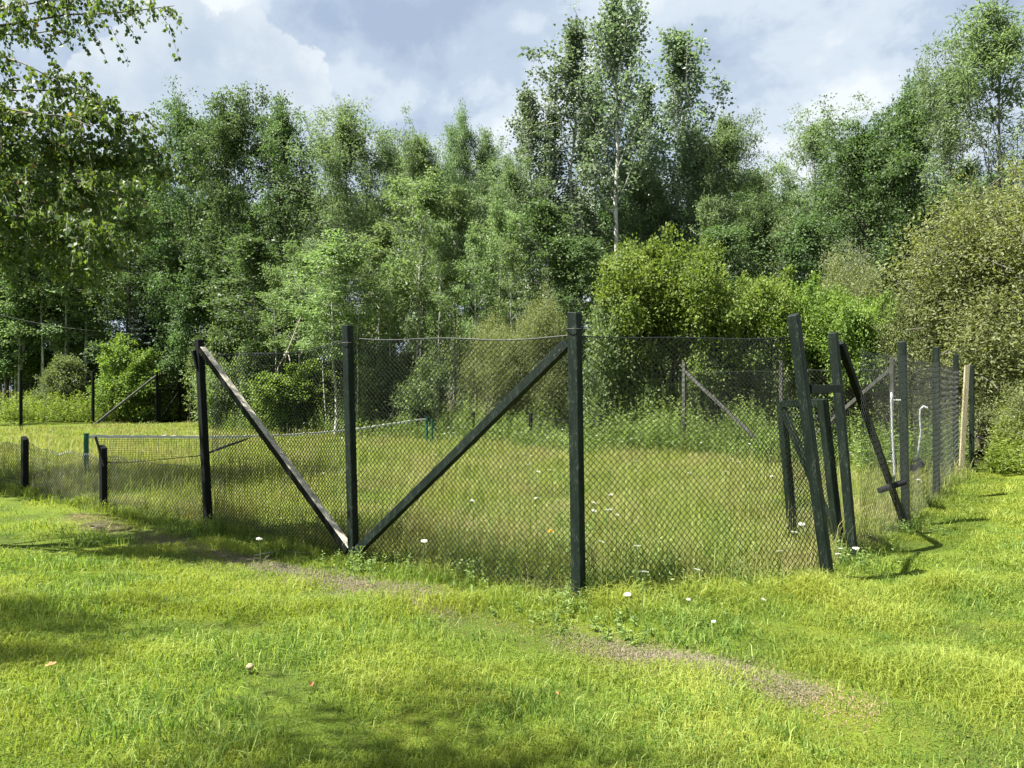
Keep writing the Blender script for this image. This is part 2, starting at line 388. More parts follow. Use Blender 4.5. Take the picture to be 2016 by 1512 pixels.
# ------------------------------------------------------------------ chain-link fences
def chain_mesh(name, A, B, hA, hB, parent, w=0.034, r=0.0050, z0=0.03, seed=0, shear=0.0, sag=0.0, ragged=0.0, m='wire', bulge=0.03, top_wire=True, jit=1.0, lean=(0, 0)):
    rng = np.random.default_rng(seed)
    A = np.array(A[:2], float); B = np.array(B[:2], float)
    D = B - A; ln = np.linalg.norm(D); D /= ln; nrm = np.array([-D[1], D[0]])
    ns = int(ln / w); nr = int(max(hA, hB) / w)
    i = np.arange(ns)[:, None]; j = np.arange(nr + 1)[None]
    s = (i + (i + j) % 2) * w + 0 * j
    zf = j / nr + 0 * i
    t = np.clip(s / ln, 0, 1)
    top = hA + (hB - hA) * t - sag * 4 * t * (1 - t)
    if ragged: top = top - ragged * (0.5 + 0.5 * np.sin(s * 2.3 + seed) * np.cos(s * 5.1 + 2 * seed))
    tw = (t * (1 - t) * 4)
    stretch = zf + 0.10 * shear * np.sin(zf * np.pi)
    s2 = s + shear * tw * (zf ** 1.6) * 0.45 + jit * 0.006 * np.sin(zf * 31 + s * 9)
    off = bulge * np.sin(np.pi * zf) * np.sin(np.pi * t * 2 + seed) + jit * 0.012 * np.sin(9 * zf + 4 * s + seed) + ((i % 2) - 0.5) * r * 1.2
    gx = A[0] + D[0] * s2 + nrm[0] * off + lean[0] * t * zf; gy = A[1] + D[1] * s2 + nrm[1] * off + lean[1] * t * zf
    gz = hgt(gx, gy) + z0 + stretch * (top - z0)
    P = np.stack([gx, gy, gz], -1)                       # ns, nr+1, 3
    T = np.gradient(P, axis=1); T /= np.linalg.norm(T, axis=2, keepdims=True)
    n3 = np.array([nrm[0], nrm[1], 0.0])
    a = np.cross(T, n3); a /= np.linalg.norm(a, axis=2, keepdims=True)
    vs = np.stack([P + r * n3, P + r * (-0.5 * n3 + 0.87 * a), P + r * (-0.5 * n3 - 0.87 * a)], 2)   # ns,nr+1,3,3
    verts = vs.reshape(-1, 3)
    idx = (np.arange(ns)[:, None, None] * (nr + 1) + np.arange(nr)[None, :, None]) * 3 + np.arange(3)[None, None]
    idx2 = (np.arange(ns)[:, None, None] * (nr + 1) + np.arange(nr)[None, :, None]) * 3 + (np.arange(3)[None, None] + 1) % 3
    f = np.stack([idx, idx2, idx2 + 3, idx + 3], -1).reshape(-1, 4)
    if top_wire:
        tt = np.linspace(0, 1, 24)
        for zz in ((-1,) if not top_wire == 2 else (-1, 0.5)):
            q = A[None] + D[None] * (tt * ln)[:, None] + np.array(lean)[None] * tt[:, None]
            tp = hA + (hB - hA) * tt - sag * 4 * tt * (1 - tt)
            if ragged: tp = tp - ragged * (0.5 + 0.5 * np.sin(tt * ln * 2.3 + seed) * np.cos(tt * ln * 5.1 + 2 * seed))
            pz = hgt(q[:, 0], q[:, 1]) + tp * (1 if zz < 0 else zz)
            v2, f2 = tube_np(np.column_stack([q, pz]), r * 1.1, 4)
            f = np.concatenate([f, f2 + len(verts)]); verts = np.concatenate([verts, v2])
    me = np_mesh(name, verts, [f], M[m]); return obj(name, me, parent)

def post(base, top, parent, w=0.105, t=0.095, side=None, m='green', skew=0.12, name='post'):
    b = MB(); bz = float(hgt(base[0], base[1])) - 0.15
    B0 = Vector((base[0], base[1], bz)); T0 = Vector(top)
    b.beam(B0, T0, w, t, side if side is not None else (U[0], U[1], 0), 0, None, 0.007, skew)
    return b.build(name, [M[m]], parent)

P1, P2, P3, P4, P5 = (0.672, 7.715), (-1.944, 9.47), (-4.57, 11.61), (-7.16, 13.49), (-9.86, 15.57)
P6, P7 = (-12.4, 17.55), (-14.9, 19.5)
G1, G2, R3, R4, R5 = (3.56, 8.61), (4.335, 9.745), (6.16, 12.03), (8.27, 15.0), (11.05, 19.16)
T1, T2, T3 = at(1131, 615, 7.72), at(684, 640, 9.5), at(392, 668, 11.65)
TG1, TG2 = at(1562, 619, 8.62), at(1640, 655, 9.85)
TR3, TR4, TR5 = at(1776, 672, 12.03), at(1843, 683, 15.0), at(1882, 697, 19.16)
Us, Vs = (U[0], U[1], 0), (V[0], V[1], 0)

def front_fence():
    f = empty('chain_link_fence', (P2[0], P2[1], float(hgt(*P2))))
    f.matrix_world = Matrix.Translation(f.location)
    tag(f, 'front chain-link fence, two tall braced panels then waist-high mesh on short cut posts', 'fence')
    p0 = f.location.copy(); ch = []
    ch.append(post(P1, T1, None, 0.115, 0.105, Us))
    ch.append(post(P2, T2, None, 0.105, 0.10, Us))
    ch.append(post(P3, T3, None, 0.105, 0.10, Us, 'shade_green'))
    q = post(P4, at(203, 879, 13.49), None, 0.105, 0.10, Us, 'shade_green', 0.5); q['label'] = 'short cut post with a splinter of old board'; ch.append(q)
    b = MB(); b.beam(at(205, 918, 13.42), at(188, 860, 13.46), 0.05, 0.03, Us); sp = b.build('splinter', [M['shade_green']]); sp.parent = q
    ch.append(post(P5, at(49, 862, 15.57), None, 0.12, 0.11, Us, 'shade_green', 0.5))
    ch.append(post(P6, (P6[0], P6[1], 1.15), None, 0.11, 0.1, Us, 'shade_green', 0.5))
    ch.append(post(P7, (P7[0], P7[1], 1.15), None, 0.11, 0.1, Us, 'shade_green', 0.5))
    # braces meeting at the foot of the middle post
    b = MB(); b.beam(at(398, 688, 11.56), at(688, 1083, 9.50), 0.095, 0.10, Vs, 0, 1)
    q = b.build('brace', [M['shade_green'], M['bare']]); q['label'] = 'brace bleached pale grey along its upper face'; ch.append(q)
    b = MB(); b.beam(at(1118, 676, 7.80), at(704, 1085, 9.38), 0.095, 0.10, Vs, 0); ch.append(b.build('brace', [M['green']]))
    b = MB(); b.beam(at(383, 690, 11.62), at(391, 725, 11.62), 0.05, 0.09, Us); ch.append(b.build('splint', [M['shade_green']]))
    inn = 0.07
    def sh(p): return (p[0] + V[0] * inn, p[1] + V[1] * inn)
    ch.append(chain_mesh('mesh_panel', sh(P1), sh(P2), 2.72, 2.78, None, seed=1, shear=0.2, sag=0.03))
    ch.append(chain_mesh('mesh_panel', sh(P2), sh(P3), 2.80, 2.66, None, seed=2, shear=-0.35, sag=0.10))
    ch.append(chain_mesh('mesh_panel', sh(P3), sh(P4), 0.98, 1.0, None, seed=3, sag=0.04, ragged=0.06, w=.042, r=.0038, jit=.4))
    ch.append(chain_mesh('mesh_panel', sh(P4), sh(P5), 0.98, 1.02, None, seed=4, sag=0.03, ragged=0.10, w=.042, r=.0038, jit=.4))
    ch.append(chain_mesh('mesh_panel', sh(P5), sh(P6), 1.0, 1.02, None, seed=5, sag=0.04, ragged=0.05, w=.042, r=.0038, jit=.4))
    ch.append(chain_mesh('mesh_panel', sh(P6), sh(P7), 1.0, 1.02, None, seed=6, sag=0.04, ragged=0.05, w=.042, r=.0038, jit=.4))
    ch.append(chain_mesh('mesh_panel', (P1[0] + .03, P1[1] + .06), (G1[0] - .05, G1[1] + .06), 2.70, 2.72, None, seed=7, shear=0.7, sag=0.02, bulge=0.05, lean=(-.39, 0)))
    for (px, py, d) in ((1108, 690, 7.78), (1098, 700, 7.80), (712, 1074, 9.34), (404, 700, 11.5), (682, 1070, 9.44)):
        p = at(px, py, d); n = Vector((-V[0], -V[1], 0)); b = MB(); b.tube([tuple(p + n * .03), tuple(p + n * .062)], .011, 8); ch.append(b.build('bolt', [M['wire_old']]))
    # wire ties round the tall posts
    for (c, z, w) in ((T1, 2.76, 0.085), (T2, 2.72, 0.08)):
        b = MB()
        q = [Vector((c.x, c.y, z)) + Vector(Us) * (w * math.cos(a)) * 1.0 + Vector(Vs) * (w * math.sin(a)) for a in np.linspace(0, 2 * np.pi, 13)]
        b.tube([tuple(x) for x in q], 0.004, 4, False)
        ch.append(b.build('wire_tie', [M['wire_old']]))
    for c in ch:
        c.parent = f; c.matrix_parent_inverse = f.matrix_world.inverted()
front_fence()

def end_fence():
    f = empty('chain_link_fence', (R3[0], R3[1], float(hgt(*R3)))); f.matrix_world = Matrix.Translation(f.location)
    tag(f, 'fence of tall dark posts running back to the shrubs, with a leaning gateway', 'fence')
    ch = []
    q = post(G1, TG1, None, 0.125, 0.11, Vs, 'green', 0.2); q['label'] = 'leaning gate post'; ch.append(q)
    ch.append(post(G2, TG2, None, 0.105, 0.105, Vs, 'green'))
    ch.append(post(R3, TR3, None, 0.12, 0.11, Vs)); ch.append(post(R4, TR4, None, 0.12, 0.11, Vs)); ch.append(post(R5, TR5, None, 0.12, 0.11, Vs))
    ch.append(post((11.95, 20.0), (11.95, 20.0, 2.72), None, 0.11, 0.11, Vs))
    b = MB(); b.beam(at(1594, 766, 8.72), at(1655, 765, 9.72), 0.05, 0.10, Us); ch.append(b.build('crossbar', [M['green']]))
    b = MB(); b.beam(at(1655, 676, 9.92), at(1780, 1030, 11.95), 0.075, 0.105, Us); ch.append(b.build('brace', [M['shade_green']]))
    def sh(p): return (p[0] + 0.06 * 0.79, p[1] - 0.06 * 0.613)   # mesh is nailed to the outside
    ch.append(chain_mesh('mesh_panel', sh(G2), sh(R3), 2.66, 2.66, None, seed=11, shear=0.2, sag=0.03, w=.045, r=.0024, bulge=.015, jit=.3))
    ch.append(chain_mesh('mesh_panel', sh(R3), sh(R4), 2.66, 2.68, None, seed=12, sag=0.08, w=.05, r=.0024, bulge=.015, jit=.3))
    ch.append(chain_mesh('mesh_panel', sh(R4), sh(R5), 2.66, 2.6, None, seed=13, sag=0.06, w=0.06, r=.003, bulge=.015, jit=.3))
    for c in ch:
        c.parent = f; c.matrix_parent_inverse = f.matrix_world.inverted()
end_fence()

def gate():
    A = Vector((4.26, 9.93, 0.08)); Bp = Vector((4.01, 10.96, 0.05))
    a0, a1 = at(1654, 1092, 9.93), at(1619, 786, 9.93)
    b0, b1 = at(1562, 1060, 10.96), at(1538, 790, 10.96)
    g = empty('gate', (A.x, A.y, float(hgt(A.x, A.y)))); g.matrix_world = Matrix.Translation(g.location)
    tag(g, 'sagging wire gate in a green timber frame, swung open beside the leaning post', 'gate')
    sd = (b0 - a0).normalized()
    ch = []
    b = MB(); b.beam(a0, a1, 0.13, 0.09, sd); ch.append(b.build('hinge_stile', [M['green']]))
    b = MB(); b.beam(b0, b1, 0.13, 0.09, sd); ch.append(b.build('latch_stile', [M['green']]))
    b = MB(); b.beam(a1 + Vector((0, 0, -.04)) + sd * .05, b1 + Vector((0, 0, -.04)) - sd * .05, 0.095, 0.06, (0, 0, 1)); ch.append(b.build('top_rail', [M['green']]))
    b = MB(); b.beam(b1 + Vector((0, 0, -.13)) - sd * .06, a0 + Vector((0, 0, .18)) + sd * .06, 0.05, 0.12, (sd.y, -sd.x, 0)); ch.append(b.build('brace', [M['green']]))
    ch.append(chain_mesh('mesh_panel', (a0.x, a0.y + .04), (b0.x, b0.y + .02), 1.8, 1.78, None, seed=21, z0=0.15, m='wire'))
    b = MB(); b.beam(a1 + Vector((0.05, -0.05, -.35)), a1 + Vector((0.05, -0.05, -.20)), 0.05, 0.012, (1, 0, 0)); ch.append(b.build('hinge', [M['wire_old']]))
    for c in ch:
        c.parent = g; c.matrix_parent_inverse = g.matrix_world.inverted()
gate()

def far_fences():
    # far long side, seen through the near mesh
    base = np.array([7.7, 22.0]); 
    def fp(s): return tuple(base + U * s)
    f = empty('chain_link_fence', (base[0], base[1], 0)); f.matrix_world = Matrix.Translation(f.location)
    tag(f, 'far side fence with grey braces and short posts half sunk in weeds, below the shrubs', 'fence')
    ch = []
    for s, h, m in ((-2.9, 2.92, 'grey_wood'), (0, 2.90, 'grey_wood'), (3.0, 2.92, 'grey_wood')):
        p = fp(s); ch.append(post(p, (p[0], p[1], h), None, 0.1, 0.1, Us, m))
    for s in (6.0, 8.9, 11.6, 14.6, 17.4, 20.4, 23.4, 26.4):
        p = fp(s); ch.append(post(p, (p[0], p[1], 1.2), None, 0.11, 0.1, Us, 'shade_green'))
    b = MB(); p, q = fp(3.0), fp(0.15); b.beam((p[0], p[1], 2.65), (q[0], q[1], 0.12), 0.09, 0.09, Vs); ch.append(b.build('brace', [M['grey_wood']]))
    b = MB(); p, q = fp(-2.9), fp(-0.15); b.beam((p[0], p[1], 2.65), (q[0], q[1], 0.12), 0.09, 0.09, Vs); ch.append(b.build('brace', [M['grey_wood']]))
    for i, (s0, s1, h) in enumerate(((-2.9, 0, 2.6), (0, 3.0, 2.6), (3.0, 6, 1.0), (6, 8.9, 1.0), (8.9, 11.6, 1.0), (11.6, 14.6, 1.0), (14.6, 17.4, 1.0))):
        ch.append(chain_mesh('mesh_panel', fp(s0), fp(s1), h, h, None, seed=31 + i, w=0.06, r=0.003, m='wire_old'))
    p = fp(-2.9); ch.append(chain_mesh('mesh_panel', p, R5, 2.6, 2.6, None, seed=39, w=0.06, r=0.003, m='wire_old'))
    for c in ch: c.parent = f; c.matrix_parent_inverse = f.matrix_world.inverted()
    # far short end with its own gateway
    E = [(-24.0, 37.6), (-22.6, 41.5), (-20.45, 44.3), (-19.6, 45.4)]
    f = empty('chain_link_fence', (E[1][0], E[1][1], 0)); f.matrix_world = Matrix.Translation(f.location)
    tag(f, 'distant end fence under the wood, with thin dark posts and one long brace', 'fence')
    ch = []
    for p in E: ch.append(post(p, (p[0], p[1], 2.95), None, 0.13, 0.12, Vs, 'shade_green'))
    b = MB(); b.beam((E[2][0], E[2][1], 2.75), (E[1][0] + .1, E[1][1] + .1, 0.1), 0.1, 0.12, Us); q = b.build('brace', [M['grey_wood']]); ch.append(q)
    b = MB(); b.beam((E[2][0], E[2][1], 2.15), (E[3][0], E[3][1], 2.15), 0.08, 0.1, (0, 0, 1)); ch.append(b.build('crossbar', [M['shade_green']]))
    E0 = (-26.5, 34.2)
    for i, (a, c) in enumerate(((E0, E[0]), (E[0], E[1]), (E[1], E[2]))):
        ch.append(chain_mesh('mesh_panel', a, c, 2.6, 2.6, None, seed=51 + i, w=0.08, r=0.003, m='wire'))
    for c in ch: c.parent = f; c.matrix_parent_inverse = f.matrix_world.inverted()
    g = empty('gate', (E[2][0], E[2][1], 0)); g.matrix_world = Matrix.Translation(g.location)
    tag(g, 'small distant gate of dark timber with a diagonal brace, in the far end fence', 'gate')
    A, B = Vector((E[2][0] + .14, E[2][1] + .05, 0)), Vector((E[3][0] + .02, E[3][1] - .1, 0))
    sd = (B - A).normalized(); ch = []
    for q, nm in ((A, 'hinge_stile'), (B, 'latch_stile')):
        b = MB(); b.beam(q + Vector((0, 0, .1)), q + Vector((0, 0, 1.95)), 0.1, 0.08, sd); ch.append(b.build(nm, [M['shade_green']]))
    b = MB(); b.beam(A + Vector((0, 0, 1.9)) + sd * .05, B + Vector((0, 0, 1.9)) - sd * .05, 0.08, 0.08, (0, 0, 1)); ch.append(b.build('top_rail', [M['shade_green']]))
    b = MB(); b.beam(A + Vector((0, 0, .2)) + sd * .06, B + Vector((0, 0, 1.75)) - sd * .06, 0.06, 0.1, (sd.y, -sd.x, 0)); ch.append(b.build('brace', [M['shade_green']]))
    for c in ch: c.parent = g; c.matrix_parent_inverse = g.matrix_world.inverted()
far_fences()

# ------------------------------------------------------------------ tennis net
def tennis_net():
    A = np.array([-10.4, 18.8]); B = np.array([-3.16, 28.5]); D = B - A; ln = np.linalg.norm(D); D = D / ln
    t = empty('tennis_net', (A[0], A[1], 0)); t.matrix_world = Matrix.Translation(t.location)
    tag(t, 'sagging old tennis net with a pale headband and torn netting, between two green posts', 'tennis net')
    ch = []
    for p, h in ((A, 1.0), (B, 1.0)):
        b = MB(); z = float(hgt(*p)); b.tube([(p[0], p[1], z - .1), (p[0], p[1], z + h * .5), (p[0], p[1], h)], 0.055, 12, True)
        q = b.build('net_post', [M['post_teal']], None, False); ch.append(q)
        b = MB(); b.tube([(p[0], p[1], h), (p[0], p[1], h + .02)], 0.062, 12, True); c = b.build('cap', [M['post_teal']]); c.parent = q
    p = A + D * 12.4
    b = MB(); b.tube([(p[0], p[1], -.1), (p[0], p[1], .93)], 0.045, 10, True); ch.append(b.build('net_post', [M['post_teal']]))
    S = [0.0, 0.25, 1.7, 3.2, 4.7, 5.6, 7.0, 8.4, 10.2, ln]; Z = [0.97, 0.965, 0.88, 0.79, 0.725, 0.70, 0.70, 0.735, 0.85, 0.985]
    s = np.linspace(0, ln, 90); z = np.interp(s, S, Z)
    z = np.convolve(np.pad(z, 3, 'edge'), np.ones(7) / 7, 'valid')
    xy = A[None] + D[None] * s[:, None]
    wob = np.random.default_rng(4).normal(0, .006, len(s))
    top = np.column_stack([xy, z + wob]); hh = np.where(s < 4.4, .035, .022 + .012 * np.abs(np.sin(s * 3.3)))
    b = MB(); v = []
    nr = np.array([-D[1], D[0], 0])
    for k in range(len(s)):
        for (o, q) in ((-.02, 0), (.02, 0), (.02, -1), (-.02, -1)): v.append(top[k] + nr * o + np.array([0, 0, q * 2 * hh[k]]))
    f4 = []
    for k in range(len(s) - 1):
        for q in range(4): f4.append((4 * k + q, 4 * k + (q + 1) % 4, 4 * k + 4 + (q + 1) % 4, 4 * k + 4 + q))
    b.add(v, f4); ch.append(b.build('headband', [M['tape']]))
    # netting hangs only at the near end, its torn edge climbing to the band
    b = MB(); g = .07
    def zt(q): return np.interp(q, s, z) - .05
    def zb(q): return np.interp(q, [0.3, 1.0, 3.0, 4.6], [.28, .22, .25, zt(4.6) - .02])
    def pt(q, zz): return (A[0] + D[0] * q + .03 * math.sin(q * 4 + zz * 5) * .4, A[1] + D[1] * q, zz)
    q = .3
    while q < 4.6:
        a, c = zb(q), zt(q); n = max(2, int((c - a) / .12) + 1)
        b.tube([pt(q, a + (c - a) * k / n) for k in range(n + 1)], .004, 3, False); q += g
    for j in range(1, 12):
        pts = []
        for q in np.arange(.3, 4.6, .14):
            zz = zt(q) - j * g * .8
            if zz > zb(q): pts.append(pt(q, zz))
        if len(pts) > 2: b.tube(pts, .004, 3, False)
    b.tube([pt(q, zb(q)) for q in np.linspace(.3, 4.6, 24)], [.012 + .03 * (q > 2.8) * math.sin((q - 2.8) / 1.8 * 3.14) for q in np.linspace(.3, 4.59, 24)], 5, False)
    ch.append(b.build('netting', [M['netcord']]))
    for c in ch: c.parent = t; c.matrix_parent_inverse = t.matrix_world.inverted()
tennis_net()

# ------------------------------------------------------------------ court squeegees hung on the fence, leaning board
def squeegees():
    d = 11.25
    e = at(1757, 956, d); t = empty('court_squeegee', e); t.matrix_world = Matrix.Translation(e)
    tag(t, 'white-handled court squeegee with a black roller, hung on the fence left of the brace foot', 'squeegee')
    ch = []
    b = MB(); b.tube([tuple(at(x, y, d)) for x, y in ((1755, 772), (1755, 790), (1757, 850), (1760, 910), (1761, 930), (1757, 955))], .017, 8); ch.append(b.build('handle', [M['white_pipe']], None, True))
    b = MB(); b.tube([tuple(at(1755, 788, d)), tuple(at(1773, 788, d - .02))], .012, 6); ch.append(b.build('hook', [M['white_pipe']]))
    b = MB(); b.tube([tuple(at(1731, 966, d - .05)), tuple(at(1756, 957, d)), tuple(at(1781, 949, d + .05))], .045, 14); ch.append(b.build('roller', [M['foam']]))
    for c in ch: c.parent = t; c.matrix_parent_inverse = t.matrix_world.inverted()
    d = 13.35
    e = at(1806, 915, d); t = empty('court_squeegee', e); t.matrix_world = Matrix.Translation(e)
    tag(t, 'crook-handled white court squeegee with black rollers end-on, hung between two fence posts', 'squeegee')
    ch = []
    b = MB(); b.tube([tuple(at(x, y, d)) for x, y in ((1826, 808), (1824, 803), (1818, 800), (1812, 806), (1811, 820), (1813, 850), (1809, 880), (1807, 905))], [.024, .024, .022, .018, .017, .017, .017, .017], 8); ch.append(b.build('handle', [M['white_pipe']], None, True))
    for (x, y) in ((1799, 921), (1811, 914)):
        b = MB(); b.tube([tuple(at(x, y, d - .25)), tuple(at(x + 1, y - 1, d + .25))], .062, 14); ch.append(b.build('roller', [M['foam']]))
    b = MB(); b.tube([tuple(at(1797, 908, d)), tuple(at(1814, 903, d))], .02, 6); ch.append(b.build('bracket', [M['foam']]))
    for c in ch: c.parent = t; c.matrix_parent_inverse = t.matrix_world.inverted()
    b = MB(); b.beam(at(1892, 934, 18.7), at(1904, 719, 19.0), .13, .045, (1, 0.2, 0), 0, None, .005, .3)
    o = b.build('leaning_board', [M['pale_wood']]); tag(o, 'pale bare board leaning against the last fence post by the shrubs', 'board')
squeegees()

# ------------------------------------------------------------------ foliage makers
def leaves_np(P, Dr, Ln, W, rng, up=0.5):
    """one diamond leaf per row: P base, Dr direction"""
    n = len(P)
    Dr = Dr / (np.linalg.norm(Dr, axis=1, keepdims=True) + 1e-9)
    nm = rng.normal(size=(n, 3)); nm[:, 2] += up * 2.2
    s = np.cross(Dr, nm); s /= np.linalg.norm(s, axis=1, keepdims=True) + 1e-9
    nn = np.cross(s, Dr)
    Ln = np.broadcast_to(Ln, (n,))[:, None]; W = np.broadcast_to(W, (n,))[:, None]
    fold = rng.uniform(-.12, .2, (n, 1)) * Ln
    v = np.stack([P, P + Dr * Ln * .45 + s * W * .5 + nn * fold, P + Dr * Ln, P + Dr * Ln * .45 - s * W * .5 + nn * fold], 1)
    return v.reshape(-1, 3)
def leaf_mesh(name, verts, m, rng, rnd=None):
    n = len(verts) // 4
    f = np.arange(n * 4).reshape(-1, 4)
    r = np.repeat(rng.random(n) if rnd is None else rnd, 4)
    return np_mesh(name, verts, [f], M[m], rnd=r)

PROF = {
    'oval': lambda t: np.sin(np.pi * np.clip(0.12 + 0.86 * t ** 0.8, 0, 1)) ** 0.7,
    'column': lambda t: (0.45 + 0.55 * np.sin(np.pi * np.clip(t * .9 + .1, 0, 1))) * (1 - t ** 4 * .75),
    'spire': lambda t: 0.12 + 0.88 * (1 - t) ** 0.75,
    'ash': lambda t: np.sin(np.pi * np.clip(0.2 + 0.68 * t, 0, 1)) ** 0.8,
}
def gen_tree(name, seed, H, cb, Rr, prof, nl, e0, e1, ntw, nlf, LL, LW, clump, leaf, bark, tr=0.02, curve=0.25, twig=0.38, flat=0.6, droop=0.0, wob=0.012, stem_share=0.0):
    rng = np.random.default_rng(seed)
    k = 10; tz = np.linspace(0, 1, k)
    off = np.cumsum(rng.normal(0, wob * H / 3, (k, 2)), 0); off -= off[0]
    tp = np.column_stack([off, tz * H * .97])
    tr0 = tr * H
    WV, WF, n0 = [], [], 0
    def addw(p, r, kk):
        nonlocal n0
        v, f = tube_np(p, r, kk); WV.append(v); WF.append(f + n0); n0 += len(v)
    flare = np.where(tz < .02, 1.25, 1.0)
    addw(tp, tr0 * (1 - tz * .93) ** 0.9 * flare, 7)
    C, CS, CD = [], [], []
    pf = PROF[prof]
    for i in range(nl):
        u = (i + rng.random()) / nl
        t = cb + (1 - cb) * u
        base = np.array([np.interp(t, tz, tp[:, q]) for q in range(3)])
        az = i * 2.399 + rng.normal(0, .5)
        ln = Rr * float(pf(u)) * rng.uniform(.65, 1.2) + .15
        el = R(e0 + (e1 - e0) * u) + rng.normal(0, .15)
        d = np.array([math.cos(az) * math.cos(el), math.sin(az) * math.cos(el), math.sin(el)])
        ln /= max(.5, math.cos(el)); ln = min(ln, H * .4, (H * rng.uniform(.90, 1.04) - base[2]) / (math.sin(max(el, .2)) + max(curve, 0) + .05) + .12); ln = max(ln, .2)
        dn = rng.choice([.45, .8, 1.0, 1.35])
        ss = np.linspace(0, 1, 5)
        lp = base + d * ln * ss[:, None]; lp[:, 2] += curve * ln * ss ** 2
        lp[1:] += rng.normal(0, .04 * ln, (4, 3))
        r = max(.012, tr0 * .34 * (1 - t * .7))
        addw(lp, r * (1 - ss * .8), 4)
        for j in range(ntw):
            s = .2 + .8 * (j + rng.random()) / ntw
            st = np.array([np.interp(s, ss, lp[:, q]) for q in range(3)])
            td = d * .6 + rng.normal(0, .65, 3); td[2] += .15 - droop; td /= np.linalg.norm(td)
            tl = twig * ln * (1.15 - .5 * s) * rng.uniform(.6, 1.2) + .12
            en = st + td * tl
            if rng.random() < .55: addw(np.array([st, (st + en) / 2 + rng.normal(0, .03, 3), en]), np.array([.014, .009, .004]) * (1 + H * .03), 3)
            C.append(st + td * tl * .55); CS.append(.8); C.append(en); CS.append(1.0); CD.extend((dn, dn))
        C.append(lp[-1]); CS.append(1.0); CD.append(dn)
    for t in np.linspace(.82, 1.0, 7):
        C.append(np.array([np.interp(t, tz, tp[:, q]) for q in range(3)])); CS.append(.75 - .35 * (t - .82) / .18); CD.append(.7)
    C = np.array(C); CS = np.array(CS); CD = np.array(CD)
    keep = rng.random(len(C)) > .08; C = C[keep]; CS = CS[keep]; CD = CD[keep]
    cr = rng.random(len(C))
    num = np.maximum(3, (nlf * CS * CD * rng.uniform(.5, 1.5, len(C))).astype(int))
    idx = np.repeat(np.arange(len(C)), num)
    sig = clump * CS[idx] * rng.uniform(.7, 1.3, len(idx))
    dl = rng.normal(0, 1, (len(idx), 3)) * sig[:, None]; dl[:, 2] *= flat
    P = C[idx] + dl
    Dr = dl / (sig[:, None] + 1e-6) + rng.normal(0, .8, (len(idx), 3)); Dr[:, 2] -= .25 + droop
    sc = rng.uniform(.7, 1.25, len(idx))
    lv = leaves_np(P, Dr, LL * sc, LW * sc, rng)
    rn = np.clip(.55 * rng.random(len(idx)) + .45 * cr[idx], 0, 1)
    wood = np_mesh(name + '_trunk', np.concatenate(WV), [np.concatenate(WF)], M[bark], smooth=True)
    crown = leaf_mesh(name + '_crown', lv, leaf, rng, rn)
    return dict(wood=wood, crown=crown, H=float(np.percentile(lv[:, 2], 99.8)), R=float(np.percentile(np.hypot(lv[:, 0], lv[:, 1]), 93)), parts=('trunk', 'crown'))

